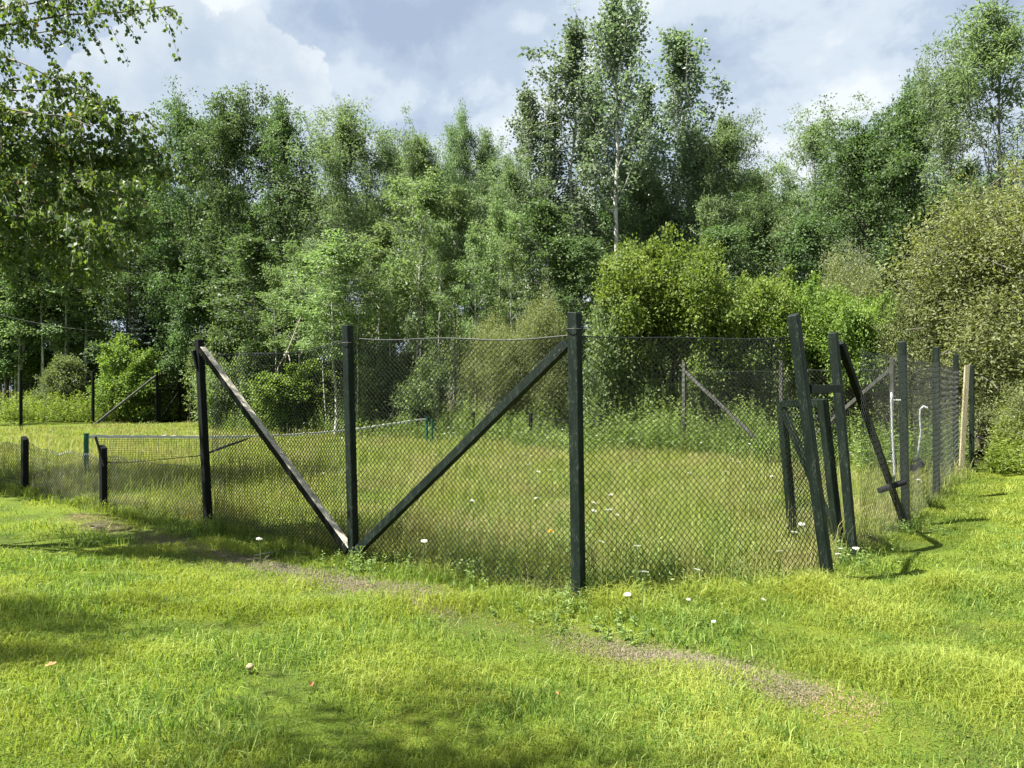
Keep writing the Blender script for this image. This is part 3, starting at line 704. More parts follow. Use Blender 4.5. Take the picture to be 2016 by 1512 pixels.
def gen_shrub(name, seed, H, Rr, nst, ncl, nlf, LL, LW, clump, leaf, bark, base=0.05, shell=0.45, lump=0.22, arch=0.3, twigs=True, up=0.5, low=0.0, level=False):
    rng = np.random.default_rng(seed)
    WV, WF, n0 = [], [], 0
    def addw(p, r, kk):
        nonlocal n0
        v, f = tube_np(p, r, kk); WV.append(v); WF.append(f + n0); n0 += len(v)
    # several unequal lobes heaped together
    nlob = 9; la = rng.uniform(0, 6.28, nlob); lr = rng.uniform(.05, .68, nlob) * Rr; lr[0] = .1 * Rr
    lh = H * rng.uniform(.34, .74, nlob) * (1 - .28 * lr / Rr); lh[0] = H * .70
    if level: nlob = 13; la = rng.uniform(0, 6.28, nlob); lr = rng.uniform(.1, .85, nlob) * Rr; lh = H * rng.uniform(.52, .78, nlob)
    lrad = Rr * rng.uniform(.28, .48, nlob); lc = np.column_stack([lr * np.cos(la), lr * np.sin(la), lh])
    li = rng.choice(nlob, ncl, p=lrad ** 2 / (lrad ** 2).sum())
    th = rng.uniform(0, 2 * np.pi, ncl); cz = rng.uniform(-.75, 1, ncl)
    rad = (shell + (1 - shell) * rng.random(ncl)) ** .6
    dirs = np.column_stack([np.cos(th) * np.sqrt(1 - cz ** 2 * .98), np.sin(th) * np.sqrt(1 - cz ** 2 * .98), cz])
    K = rng.normal(size=(7, 3)); ph = rng.uniform(0, 6.28, 7)
    lm = 1 + lump * sum(np.sin(3.0 * dirs @ K[q] + ph[q]) for q in range(7)) / 2.2
    sq = np.minimum(1.0, (H * 1.0 - lc[:, 2]) / lrad)
    C = lc[li] + dirs * (rad * lm * lrad[li])[:, None] * np.column_stack([np.ones(ncl), np.ones(ncl), np.where(cz > 0, sq[li], 1.0)])
    skirt = rng.random(ncl) < .22
    C[skirt, 2] *= rng.uniform(.25, .9, skirt.sum())
    C[:, 2] = np.maximum(C[:, 2], H * base + .1 * rng.random(ncl))
    kp = (C[:, 2] > low * H) | (rng.random(ncl) < .10); C = C[kp]; ncl = len(C)
    for i in range(nst):
        c = C[rng.integers(ncl)]; b = rng.normal(0, .12 * Rr, 3); b[2] = 0
        m1 = b * .6 + c * .4; m1[2] = c[2] * (.5 + arch * .3)
        m2 = b * .25 + c * .75; m2[2] = c[2] * (.82 + arch * .2)
        addw(np.array([b, m1 + rng.normal(0, .05, 3), m2 + rng.normal(0, .05, 3), c]), np.array([.035, .024, .014, .006]) * (H / 4 + .3), 4)
    if twigs:
        for c in C[::3]:
            o = c + rng.normal(0, .28, 3) * Rr * .3 - np.array([0, 0, .1])
            addw(np.array([o, (o + c) / 2 + rng.normal(0, .04, 3), c + (c - o) * .25]), np.array([.010, .007, .003]) * (H / 5 + .4), 3)
    nsh = 70; C2 = []
    for q in rng.integers(0, ncl, nsh):
        c = C[q]
        if c[2] < H * .4: continue
        o = c - np.array([0, 0, H * .35]); o = o / np.linalg.norm(o); o[2] = abs(o[2]) * .8 + .35; o += rng.normal(0, .25, 3); o /= np.linalg.norm(o)
        ln = rng.uniform(.10, .26) * Rr; e = c + o * ln
        addw(np.array([c - o * .1, c + o * ln * .5 + rng.normal(0, .03, 3), e]), np.array([.012, .008, .003]), 3)
        for t in np.linspace(.35, 1, 4): C2.append(c + o * ln * t)
    nb = len(C); C = np.concatenate([C, np.array(C2)]); small = np.where(np.arange(len(C)) < nb, 1.0, .42); ncl = len(C)
    cr = rng.random(ncl)
    num = np.maximum(3, (nlf * small ** 1.3 * rng.uniform(.5, 1.5, ncl)).astype(int)); idx = np.repeat(np.arange(ncl), num)
    dl = rng.normal(0, clump, (len(idx), 3)) * small[idx][:, None]; dl[:, 2] *= .75
    P = C[idx] + dl; P[:, 2] = np.maximum(P[:, 2], .05)
    Dr = dl / clump + rng.normal(0, .9, (len(idx), 3)); Dr[:, 2] -= .1
    sc = rng.uniform(.65, 1.25, len(idx))
    lv = leaves_np(P, Dr, LL * sc, LW * sc, rng, up)
    rn = np.clip(.6 * rng.random(len(idx)) + .4 * cr[idx], 0, 1)
    return dict(wood=np_mesh(name + '_stems', np.concatenate(WV), [np.concatenate(WF)], M[bark], smooth=True),
                crown=leaf_mesh(name + '_leaves', lv, leaf, rng, rn), H=float(np.percentile(lv[:, 2], 99.5)), R=float(np.percentile(np.hypot(lv[:, 0], lv[:, 1]), 94)), parts=('stems', 'foliage'))

def gen_spruce(name, seed, H, Rr):
    rng = np.random.default_rng(seed); WV, WF, n0 = [], [], 0; C = []; Dd = []
    def addw(p, r, kk):
        nonlocal n0
        v, f = tube_np(p, r, kk); WV.append(v); WF.append(f + n0); n0 += len(v)
    addw(np.array([[0, 0, 0], [0.03, 0, H * .5], [0, .02, H]]), np.array([.16, .1, .02]), 7)
    for z in np.arange(.6, H * .98, .32):
        n = 8
        for i in range(n):
            az = rng.uniform(0, 6.28); ln = Rr * (1 - z / H) ** .8 * rng.uniform(.75, 1.15) + .1
            d = np.array([math.cos(az), math.sin(az), 0])
            p = np.array([[0, 0, z], d * ln * .5 + [0, 0, z - .12 * ln], d * ln + [0, 0, z - .1 * ln]])
            addw(p, np.array([.03, .02, .008]), 3)
            for s in np.linspace(.15, 1, max(3, int(ln / .12))):
                q = np.array([np.interp(s, [0, .5, 1], p[:, k]) for k in range(3)])
                for _ in range(9):
                    C.append(q + rng.normal(0, .03, 3)); v = d * .8 + rng.normal(0, .6, 3); v[2] = rng.normal(-.15, .12); Dd.append(v)
    C = np.array(C); Dd = np.array(Dd)
    lv = leaves_np(C, Dd, rng.uniform(.18, .38, len(C)), .07, rng, 1.0)
    return dict(wood=np_mesh(name + '_trunk', np.concatenate(WV), [np.concatenate(WF)], M['bark_dark'], smooth=True),
                crown=leaf_mesh(name + '_crown', lv, 'spruce', rng), H=H, R=Rr, parts=('trunk', 'crown'))

def plant(pr, name, label, cat, x, y, sx, sz, rot, group=None):
    t = empty(name, (x, y, float(hgt(x, y)) - .03), rot)
    tag(t, label, cat, group)
    obj(pr['parts'][0], pr['wood'], t); obj(pr['parts'][1], pr['crown'], t)
    t.scale = (sx, sx, sz); return t
def plant_px(pr, name, label, cat, px, topy, hw, d, rot=None, group=None):
    x = (px - CX) / F * d; h = CAMH + (CY - topy) / F * d; w = hw / F * d
    r = rot if rot is not None else random.uniform(0, 6.28)
    return plant(pr, name, label, cat, x, d, w / pr['R'], h / pr['H'], r, group)
random.seed(5)

ASH = [gen_tree('ash', 100 + i, 17, .22, 2.6, 'ash', 32, 35, 70, 11, 62, .20, .06, .23, 'ash', 'bark_grey', .008, .30, .40, .7) for i in range(3)]
ASHT = [gen_tree('thin_ash', 110 + i, 17, .30, 2.8, 'ash', 24, 38, 70, 10, 62, .20, .062, .20, 'ash', 'bark_grey', .008, .32, .42, .7) for i in range(2)]
MAPLE = [gen_tree('maple', 120 + i, 16, .14, 3.2, 'oval', 38, 22, 70, 12, 60, .165, .10, .26, 'maple', 'bark_dark', .010, .25, .40, .5) for i in range(2)]
ASPEN = [gen_tree('aspen', 130 + i, 20, (.36, .33, .50)[i], 1.75, 'column', 30, 50, 76, 14, 15, .145, .125, .14, 'aspen', 'bark_pale', .0085, .34, .22, 1.0, -.1) for i in range(3)]
SAPL = [gen_tree('sapling', 140 + i, 11, .40, 1.7, 'oval', 24, 15, 62, 8, 30, .17, .085, .20, 'sapling', 'bark_pale', .0085, .1, .42, .35) for i in range(3)]
SAPD = [gen_tree('dark_sapling', 150 + i, 12, .12, 2.0, 'oval', 30, 10, 62, 9, 32, .19, .105, .24, 'maple', 'bark_grey', .007, .1, .42, .4) for i in range(2)]
OLIVE = [gen_shrub('olive_shrub', 160 + i, 6.5, 3.2, 26, 720, 84, .09, .036, .23, 'olive', 'bark_grey', .03, .35, .26, low=.2) for i in range(2)]
VINE = [gen_shrub('vine_shrub', 170 + i, 5.5, 2.6, 16, 420, 125, .105, .08, .21, 'vine', 'bark_dark', .10, .6, .3, up=1.0, low=.40, level=True) for i in range(2)]
RAG = gen_shrub('ragged_vine', 178, 5.0, 2.4, 14, 230, 70, .15, .11, .2, 'vine', 'bark_dark', .02, .5, .4, up=.9)
BUSH = [gen_shrub('bush', 180 + i, 3.6, 2.1, 16, 340, 46, .12, .07, .19, 'bush', 'bark_dark', .03, .4, .28) for i in range(2)]
HIGH = gen_tree('high_ash', 117, 9.5, .60, 2.3, 'ash', 20, 30, 60, 8, 13, .13, .05, .26, 'ash', 'bark_grey', .012, .2, .42, .7)
ASPEN[0]['R'] *= 1.0
POLE = [gen_tree('pole', 195 + i, 9, .50, 1.0, 'oval', 15, 20, 60, 6, 24, .15, .08, .17, 'sapling', 'bark_pale', .0080, .1, .42, .4, wob=.02) for i in range(2)]
SPRUCE = gen_spruce('spruce', 190, 9, 2.6)

# ------------------------------------------------------------------ the wood behind the court
T = [  # prototype, name, label, px, top, half width, distance
    (MAPLE[0], 'maple_tree', 'dark dense tree with a rounded top, left of the broad twin-topped tree', 375, 205, 85, 46),
    (MAPLE[1], 'maple_tree', 'tallest dark tree of the left half, its rounded crown rising beside the cumulus cloud', 455, 178, 90, 45),
    (MAPLE[0], 'maple_tree', 'broad dark tree right of the tallest left-hand tree, darkest on its right flank', 550, 205, 85, 44),
    (ASH[0], 'ash_tree', 'feathery light green tree with an open top, first right of the dark left-hand trees', 672, 198, 92, 42),
    (ASHT[0], 'ash_tree', 'thin yellowing tree top between the feathery tree and the pale-stemmed ones', 768, 238, 62, 43),
    (ASH[1], 'ash_tree', 'even light green tree behind the pale forked trunk', 826, 262, 70, 40),
    (ASH[2], 'ash_tree', 'narrow spire-topped tree left of the tall poplars', 905, 220, 50, 40),
    (ASHT[1], 'ash_tree', 'slender sparse tree just left of the poplar group', 952, 256, 50, 41),
    (ASH[0], 'ash_tree', 'leafy green tree at the foot of the leftmost poplar', 1000, 300, 70, 36),
    (ASPEN[0], 'poplar_tree', 'leftmost of the tall poplars, leaning left at its top', 1035, 175, 62, 38),
    (ASPEN[1], 'poplar_tree', 'second poplar of the tall group, left of the tallest', 1122, 48, 84, 38),
    (ASPEN[2], 'poplar_tree', 'tallest poplar, with a straight pale trunk rising to the top of the sky', 1212, -8, 78, 36.3),
    (ASPEN[0], 'poplar_tree', 'rightmost tall poplar, with an open pointed crown', 1322, 62, 84, 39),
    (ASPEN[1], 'poplar_tree', 'lower poplar filling the gap right of the tallest one', 1268, 150, 62, 40),
    (ASPEN[2], 'poplar_tree', 'lower poplar filling the gap left of the tallest one', 1168, 170, 62, 40),
    (ASPEN[2], 'poplar_tree', 'shortest poplar, at the right foot of the group', 1365, 240, 52, 38),
    (ASPEN[1], 'poplar_tree', 'short poplar between the two left-hand poplars', 1078, 215, 55, 38.5),
    (ASH[0], 'ash_tree', 'fuller green tree filling in beneath the tall poplars', 1290, 330, 75, 38.5),
    (ASH[1], 'ash_tree', 'pale feathery tree right of the poplars, with sky showing through', 1432, 232, 82, 38),
    (ASHT[0], 'ash_tree', 'light feathery tree with a ragged top, standing alone against the grey sky', 1602, 188, 88, 37),
    (MAPLE[1], 'maple_tree', 'dark green dome-shaped tree above the vine thicket', 1700, 222, 110, 33),
    (MAPLE[0], 'maple_tree', 'dark tree with a tall shoulder, between the dome-shaped tree and the tall open one', 1795, 150, 85, 32),
    (ASHT[1], 'ash_tree', 'tall open tree with a bare forked trunk, above the silvery shrub', 1965, 0, 130, 28),
    (ASHT[0], 'ash_tree', 'slim airy tree left of the tall open one', 1868, 62, 80, 30),
    (MAPLE[1], 'maple_tree', 'small dark round tree low between the two pale feathery ones', 1495, 385, 75, 34),
    (MAPLE[0], 'maple_tree', 'dark tree behind the birch, at the left of the wood', 255, 300, 90, 48),
    (ASH[1], 'ash_tree', 'light tree half hidden behind the birch leaves', 130, 330, 95, 50),
    (MAPLE[1], 'maple_tree', 'dark tree behind the birch at the left edge', 15, 320, 95, 50),
]
for (pr, nm, lb, px, ty, hw, d) in T:
    plant_px(pr, nm, lb, 'tree', px, ty, hw, d)

# understorey trees in front of the tall ones
UT = [
    (SAPL[0], 'sapling', 'pale forked sapling with a long white stem, in front of the wood', 826, 330, 75, 33),
    (SAPL[1], 'sapling', 'thin pale-stemmed sapling right of the white-stemmed one', 895, 365, 62, 34),
    (SAPL[2], 'sapling', 'slight sapling with a curved stem, left of the tall corner post', 985, 400, 60, 33),
    (SAPL[0], 'sapling', 'bright leafy young tree just above the second tall post', 660, 460, 82, 32),
    (SAPL[1], 'sapling', 'bright young tree with spreading low branches, right of the second tall post', 745, 440, 76, 34),
    (SAPL[2], 'sapling', 'young tree in the gap under the broad dark tree', 590, 480, 60, 37),
    (SAPD[0], 'sapling', 'leafy young tree behind the corner post', 1080, 400, 75, 32),
    (SAPD[1], 'sapling', 'green young tree at the foot of the second poplar', 1145, 470, 62, 31),
    (SAPD[0], 'sapling', 'dark young tree behind the vine-covered thicket', 1420, 440, 75, 32),
    (SAPD[1], 'sapling', 'dark young tree at the foot of the ragged-topped tree', 1590, 420, 75, 32),
    (SAPD[0], 'sapling', 'shaded young tree under the twin-topped dark tree', 500, 470, 85, 40),
    (SAPD[1], 'sapling', 'shaded young tree right of the spruce', 410, 450, 85, 47.5),
    (SAPL[1], 'sapling', 'pale-stemmed sapling behind the spruce', 320, 400, 80, 51),
    (SAPL[2], 'sapling', 'pale-stemmed young tree below the birch leaves', 170, 430, 80, 50),
    (SAPL[0], 'sapling', 'young tree with a pale stem at the left edge of the wood', 45, 450, 80, 50),
]
for (pr, nm, lb, px, ty, hw, d) in UT: plant_px(pr, nm, lb, 'young tree', px, ty, hw, d)

for i, (px, ty, d) in enumerate(((702, 470, 31.5), (772, 500, 32.5), (862, 430, 31.5), (935, 440, 31), (1010, 470, 30.5), (640, 520, 34), (545, 520, 38), (1172, 480, 31.5), (1395, 380, 33), (1545, 420, 32))):
    plant_px(POLE[i % 2], 'slim_sapling', 'slim bare-stemmed sapling standing before the wood', 'young tree', px, ty, 34, d, None, 'slim bare-stemmed saplings before the wood')
# thin stems of the left wood and a back row
rs = random.Random(8)
for i, px in enumerate((2, 30, 38, 78, 84, 108, 170, 130, -30, 205)):
    plant_px(SAPL[i % 3], 'slender_tree', 'slender pale trunk in the shade of the wood left of the spruce', 'tree', px, 330 + rs.uniform(-60, 60), 60, 49 + rs.uniform(-2, 6), None, 'slender trunks in the shade at the left')
for i in range(30):
    px = -60 + i * 73 + rs.uniform(-22, 22); d = 56 + rs.uniform(-4, 12)
    ty = 360 + rs.uniform(-40, 50)
    pr = rs.choice([MAPLE[0], MAPLE[1], ASH[0], SAPD[0], MAPLE[0]])
    plant_px(pr, 'forest_tree', 'shaded tree in the back row of the wood', 'tree', px, ty, 95 + rs.uniform(-15, 20), d, None, 'trees in the back row of the wood')
plant_px(SPRUCE, 'spruce_tree', 'blue-green spruce with drooping boughs, behind the far gateway', 'tree', 285, 585, 78, 47)

# shrubs along the far fence
SH = [
    (OLIVE[0], 'shrub', 'large silvery olive shrub filling the right edge, behind the last fence posts', 1985, 372, 240, 23.5),
    (OLIVE[1], 'shrub', 'silvery shrub spilling behind the pale board, left flank of the large one', 1870, 520, 110, 23.5),
    (OLIVE[0], 'shrub', 'low silvery shrub under the large one, above the right-hand weeds', 2000, 640, 120, 21.5),
    (VINE[0], 'shrub', 'rounded thicket buried in bright yellow-green vine, right of the corner post', 1305, 478, 125, 28),
    (VINE[1], 'shrub', 'vine-covered mound between the rounded thicket and the leaning gate post', 1455, 540, 115, 27),
    (VINE[0], 'shrub', 'bright vine mound right behind the leaning gate post', 1570, 560, 105, 27.5),
    (OLIVE[1], 'shrub', 'greyish shrub with a peaked top, above the leaning gate post', 1680, 498, 110, 28.5),
    (VINE[1], 'shrub', 'low bright vine draped beside the gateway top', 1665, 575, 105, 26),
    (BUSH[0], 'shrub', 'dull green shrub just right of the corner post', 1215, 590, 75, 28),
    (OLIVE[0], 'shrub', 'grey-olive shrub left of the corner post, seen through the mesh', 1070, 585, 78, 29.5),
    (OLIVE[1], 'shrub', 'olive-brown shrub in the middle of the braced panel', 965, 625, 85, 30.5),
    (BUSH[1], 'shrub', 'low green shrub behind the far net post', 850, 690, 75, 31.5),
    (BUSH[0], 'shrub', 'shrub in the angle right of the second tall post', 755, 690, 75, 33),
    (RAG, 'shrub', 'leafy bush with large leaves under the leaning dead branch', 600, 715, 95, 36),
    (BUSH[1], 'shrub', 'dark shrub behind the left tall post', 475, 690, 75, 39),
    (RAG, 'shrub', 'bright vine-covered clump before the spruce', 245, 665, 62, 45.5),
    (BUSH[0], 'shrub', 'pale leafy shrub among the slender trunks', 125, 700, 48, 47),
    (BUSH[1], 'shrub', 'dark shrub behind the far gateway', 385, 700, 60, 47),
    (BUSH[0], 'shrub', 'dark shrub under the vine-covered mound', 1400, 640, 80, 27.5),
    (BUSH[1], 'shrub', 'dark shrub under the greyish peaked shrub', 1560, 640, 80, 26.5),
    (OLIVE[0], 'shrub', 'shrub closing the gap behind the far corner of the court', 1760, 600, 80, 25.5),
]
for (pr, nm, lb, px, ty, hw, d) in SH: plant_px(pr, nm, lb, 'shrub', px, ty, hw, d)
for i in range(26):
    px = -40 + i * 80 + rs.uniform(-25, 25); d = (52 if px < 350 else 42 if px < 900 else 34) + rs.uniform(0, 6)
    plant_px(rs.choice(BUSH), 'undergrowth_bush', 'shaded bush of the undergrowth beneath the wood', 'bush', px, 640 + rs.uniform(-30, 40), 75, d, None, 'undergrowth bushes beneath the wood')

# ------------------------------------------------------------------ the birch hanging in from the left
def birch():
    rng = np.random.default_rng(77)
    base = Vector((-9.0, 9.6, float(hgt(-9.0, 9.6)) - .1)); WV, WF, n0 = [], [], 0
    def addw(p, r, kk):
        nonlocal n0
        v, f = tube_np(p, r, kk); WV.append(v); WF.append(f + n0); n0 += len(v)
    tp = np.array([[-9.0, 9.6, base.z], [-8.95, 9.62, 2], [-8.8, 9.7, 4.5], [-8.85, 9.8, 7.5], [-8.6, 9.9, 10.5], [-8.5, 10, 13.5]])
    addw(tp, np.array([.2, .17, .15, .12, .08, .02]), 10)
    def trunk_at(z): return np.array([np.interp(z, tp[:, 2], tp[:, k]) for k in range(3)])
    limbs = []   # start height on trunk, way points (px, py, d)
    W = [(5.5, [(-150, 10), (0, 22), (90, 4), (180, -20)], 9.6, .8),
         (5.6, [(20, 40), (160, 22), (275, 33), (345, 8)], 9.4, .75),
         (5.4, [(-60, 60), (90, 60), (150, 70)], 9.6, .35),
         (5.3, [(-200, 100), (-20, 110), (80, 130), (140, 190)], 9.2, .55),
         (4.9, [(-200, 190), (0, 210), (110, 224), (180, 250)], 8.8, .6),
         (4.8, [(-160, 190), (60, 170), (160, 190), (235, 215)], 9.6, .8),
         (4.7, [(-100, 230), (120, 230), (230, 235), (290, 262)], 9.3, 1.7),
         (4.4, [(-150, 270), (60, 280), (200, 280), (300, 300)], 9.8, 1.7),
         (4.2, [(-150, 300), (80, 320), (230, 310), (335, 340)], 9.9, 1.7),
         (4.0, [(-150, 350), (40, 360), (180, 360), (270, 395)], 9.2, 1.7),
         (3.8, [(-150, 390), (0, 388), (130, 400), (250, 440)], 10.2, 1.7),
         (3.6, [(-150, 400), (20, 420), (120, 440), (200, 470)], 9.0, 1.7),
         (3.4, [(-150, 430), (60, 450), (160, 480), (240, 505)], 10.4, 1.7),
         (3.2, [(-150, 470), (0, 480), (90, 500), (160, 540)], 9.4, 1.2),
         (3.1, [(-150, 460), (40, 470), (120, 520), (190, 560)], 10.8, 1.1),
         (5.0, [(-150, 280), (-20, 300), (40, 330)], 10.2, 1.1),
         (4.4, [(-150, 380), (-40, 420), (10, 480)], 10.4, 1.1),
         (6.5, [(-150, -60), (0, -80), (120, -60)], 9.6, .45), (7.5, [(-250, -150), (-60, -160), (60, -130)], 10.0, .45),
         (8.5, [(-300, -260), (-100, -300), (80, -300)], 10.4, .6), (9.5, [(-350, -400), (-200, -450), (-50, -480)], 10.0, .6),
         (6.0, [(-500, -100), (-650, -120)], 9.0, 1.4), (7.5, [(-550, -250), (-700, -300)], 11, 1.4), (9, [(-500, -400), (-620, -460)], 11, 1.4)]
    P, Dr, Ln, Rn = [], [], [], []
    for (z0, w, d, dens) in W:
        s0 = trunk_at(z0 * 1.0)
        pts = [s0] + [np.array(at(px, py, d + rng.uniform(-.25, .25))) for (px, py) in w]
        pts = np.array(pts)
        # resample
        seg = np.linalg.norm(np.diff(pts, axis=0), axis=1); cum = np.concatenate([[0], np.cumsum(seg)])
        s = np.linspace(0, cum[-1], 12); q = np.column_stack([np.interp(s, cum, pts[:, k]) for k in range(3)])
        q[1:-1] = (q[:-2] + 2 * q[1:-1] + q[2:]) / 4
        q[1:] += rng.normal(0, .02, (11, 3))
        addw(q, np.linspace(.032, .005, 12), 5)
        nt_ = int(cum[-1] * 14 * dens)
        for _ in range(nt_):
            t = rng.uniform(.12, 1.0) ** .75
            k = t * 11; i = min(10, int(k)); st = q[i] + (q[i + 1] - q[i]) * (k - i)
            ld = q[i + 1] - q[i]; ld /= np.linalg.norm(ld)
            tl = rng.uniform(.3, .85) * (1.1 - .35 * t)
            a = ld * .5 + rng.normal(0, .5, 3); a[2] = rng.normal(.05, .3); a /= np.linalg.norm(a)
            m1 = st + a * tl * .55; en = m1 + a * tl * .3 + np.array([0, 0, -tl * rng.uniform(.25, .7)])
            addw(np.array([st, m1, en]), np.array([.0042, .003, .0014]), 3)
            nlv = int(rng.uniform(20, 40) * tl / .5)
            tt = rng.uniform(.15, 1, nlv)
            for x in tt:
                pp = st + (m1 - st) * min(1, x / .6) + (en - m1) * max(0, (x - .6) / .4)
                P.append(pp + rng.normal(0, .025, 3)); v = rng.normal(0, .55, 3); v[2] -= .9; Dr.append(v)
                Ln.append(rng.uniform(.048, .072)); 
            Rn += list(np.clip(rng.random(nlv) * .5 + .22 * rng.random() + (rng.random(nlv) < .012) * .5, 0, 1))
    P = np.array(P); Dr = np.array(Dr); Ln = np.array(Ln); Rn = np.array(Rn)
    lv = leaves_np(P, Dr, Ln, Ln * .78, rng, .1)
    t = empty('birch_tree', base)
    tag(t, 'birch hanging its leafy drooping branches into the upper left, nearest tree to the camera', 'tree')
    w = obj('trunk', np_mesh('birch_trunk', np.concatenate(WV) - np.array(base), [np.concatenate(WF)], M['bark_birch'], smooth=True), t)
    obj('crown', leaf_mesh('birch_crown', lv - np.array(base, dtype=float), 'birch', rng, Rn), t)
birch()
plant(HIGH, 'ash_tree', 'high-crowned young tree on the lawn beside the viewer', 'tree', -5.6, 2.1, 1.0, 1.0, .4)
# trees standing left of the view; they only throw the dappled shade on the lawn and court
plant(ASHT[0], 'ash_tree', 'open tree on the lawn to the left of the birch', 'tree', -9.9, 3.6, .5, .6, 1.0)
plant(ASHT[1], 'ash_tree', 'open tree on the lawn farther along the fence to the left', 'tree', -15.0, 15.5, 1.1, .95, 2.0)

# ------------------------------------------------------------------ grasses
def blades(name, m, x, y, h, w, lean, rng, rnd, kind=True, zoff=0.0, bendk=1.0):
    n = len(x); z = hgt(x, y) + zoff - .01
    th = rng.uniform(0, 2 * np.pi, n); fa = rng.uniform(0, np.pi, n)
    dx, dy = np.cos(th), np.sin(th); sx, sy = np.cos(fa) * w / 2, np.sin(fa) * w / 2
    b = lean * h * bendk
    zero = np.zeros(n)
    B = np.column_stack([x, y, z]); S = np.column_stack([sx, sy, zero])
    Mi = np.column_stack([x + dx * b * .35, y + dy * b * .35, z + h * .6]); Ti = np.column_stack([x + dx * b, y + dy * b, z + h * np.clip(1 - .45 * lean, .35, 1)])
    v = np.stack([B - S, B + S, Mi + S * .8, Mi - S * .8, Ti], 1).reshape(-1, 3)
    k = np.arange(n)[:, None] * 5
    me = np_mesh(name, v, [k + np.array([[0, 1, 2, 3]]), k + np.array([[3, 2, 4]])], M[m], rnd=np.repeat(rnd, 5))
    o = obj(name, me)
    if kind: tag(o, kind='stuff')
    return o
def vnoise(x, y, s, seed):
    r = np.random.default_rng(seed); out = np.zeros_like(x)
    for k in range(7):
        a = r.uniform(0, 6.28); f = s * r.uniform(.5, 1.8); out += np.sin(f * (x * math.cos(a) + y * math.sin(a)) + r.uniform(0, 6.28) + 1.5 * np.sin(f * .7 * (y * math.cos(a) - x * math.sin(a))))
    return out / 7 ** .5 / .71
def polar(rng, n, r0, r1, pw, a0=-50, a1=50):
    u = rng.random(n); e = pw + 1
    r = (r0 ** e + u * (r1 ** e - r0 ** e)) ** (1 / e)
    a = np.radians(rng.uniform(a0, a1, n))
    return r * np.sin(a), r * np.cos(a), r
def lawn():
    rng = np.random.default_rng(1)
    x, y, r = polar(rng, 330000, 2.0, 11.5, -.15)
    x2, y2, r2 = polar(rng, 150000, 9.0, 34.0, -.4)
    x3, y3, r3 = polar(rng, 130000, 7.5, 23.0, -.3, 12, 48)
    x = np.concatenate([x, x2, x3]); y = np.concatenate([y, y2, y3]); r = np.concatenate([r, r2, r3])
    u, v = uv(x, y)
    k = (~inside_court(x, y)) & (v < 15.0)
    stripe = np.exp(-((v + .95 + .10 * vnoise(x, y, 1.3, 3)) / .20) ** 2) * (u > -3.0)
    k &= rng.random(len(x)) > stripe * .8
    x, y, r, u, v = x[k], y[k], r[k], u[k], v[k]
    n1 = vnoise(x, y, 2.2, 11); n2 = vnoise(x, y, 5.0, 12)
    h = np.clip(.048 + .016 * n1 + .015 * n2, .018, .11) * rng.uniform(.5, 1.6, len(x))
    near = np.exp(-(np.minimum(np.abs(v), np.abs(u + v) * .7) / .35) ** 2); h *= 1 + 1.4 * near
    w = rng.uniform(.0026, .0052, len(x)) * (.75 + r / 7)
    h *= 1 + .02 * r
    rn = np.clip(rng.random(len(x)) * .62 + .16 * n1 + .16 + .10 * n2 + .0, 0, 1)
    o = blades('lawn_grass', 'lawn', x, y, h, w, rng.uniform(.3, 1.25, len(x)), rng, rn)
    tag(o, 'short mown grass of the bright lawn in front of the fence', 'grass')
    x, y, r = polar(rng, 170000, 2.0, 10.5, -.2)
    u, v = uv(x, y); k = (~inside_court(x, y)) & (vnoise(x, y, 1.9, 25) + .5 * rng.normal(size=len(x)) > -.25); x, y, r = x[k], y[k], r[k]
    o = blades('moss_and_clover', 'moss', x, y, rng.uniform(.010, .030, len(x)), rng.uniform(.006, .013, len(x)), rng.uniform(.6, 1.6, len(x)), rng, np.clip(rng.random(len(x)) * .7 + .2 * vnoise(x, y, 2.4, 26) + .15, 0, 1))
    tag(o, 'low yellow-green moss and clover between the lawn grasses', 'ground cover')
    # taller seeding tufts in the lawn
    x, y, r = polar(rng, 150000, 2.2, 14, -.35)
    u, v = uv(x, y); n1 = vnoise(x, y, 2.6, 21); n2 = vnoise(x, y, 9.0, 22)
    k = (~inside_court(x, y)) & (rng.random(len(x)) < np.clip(.24 + .42 * (n1 - .05) + .35 * (n2 - .3) * (n1 > -.3), .08, 1)) & ~((np.abs(v + .95) < .3) & (u > -2.6))
    x, y, r = x[k], y[k], r[k]
    h = rng.uniform(.05, .15, len(x)) * (1 + .3 * np.clip(n1[k], 0, 1.5))
    o = blades('tall_grass_tufts', 'tuft', x, y, h, rng.uniform(.0034, .0066, len(x)) * (.8 + r / 10), rng.uniform(.2, 1.2, len(x)), rng, rng.random(len(x)))
    tag(o, 'longer blue-green blades standing in tufts above the mown lawn', 'grass')
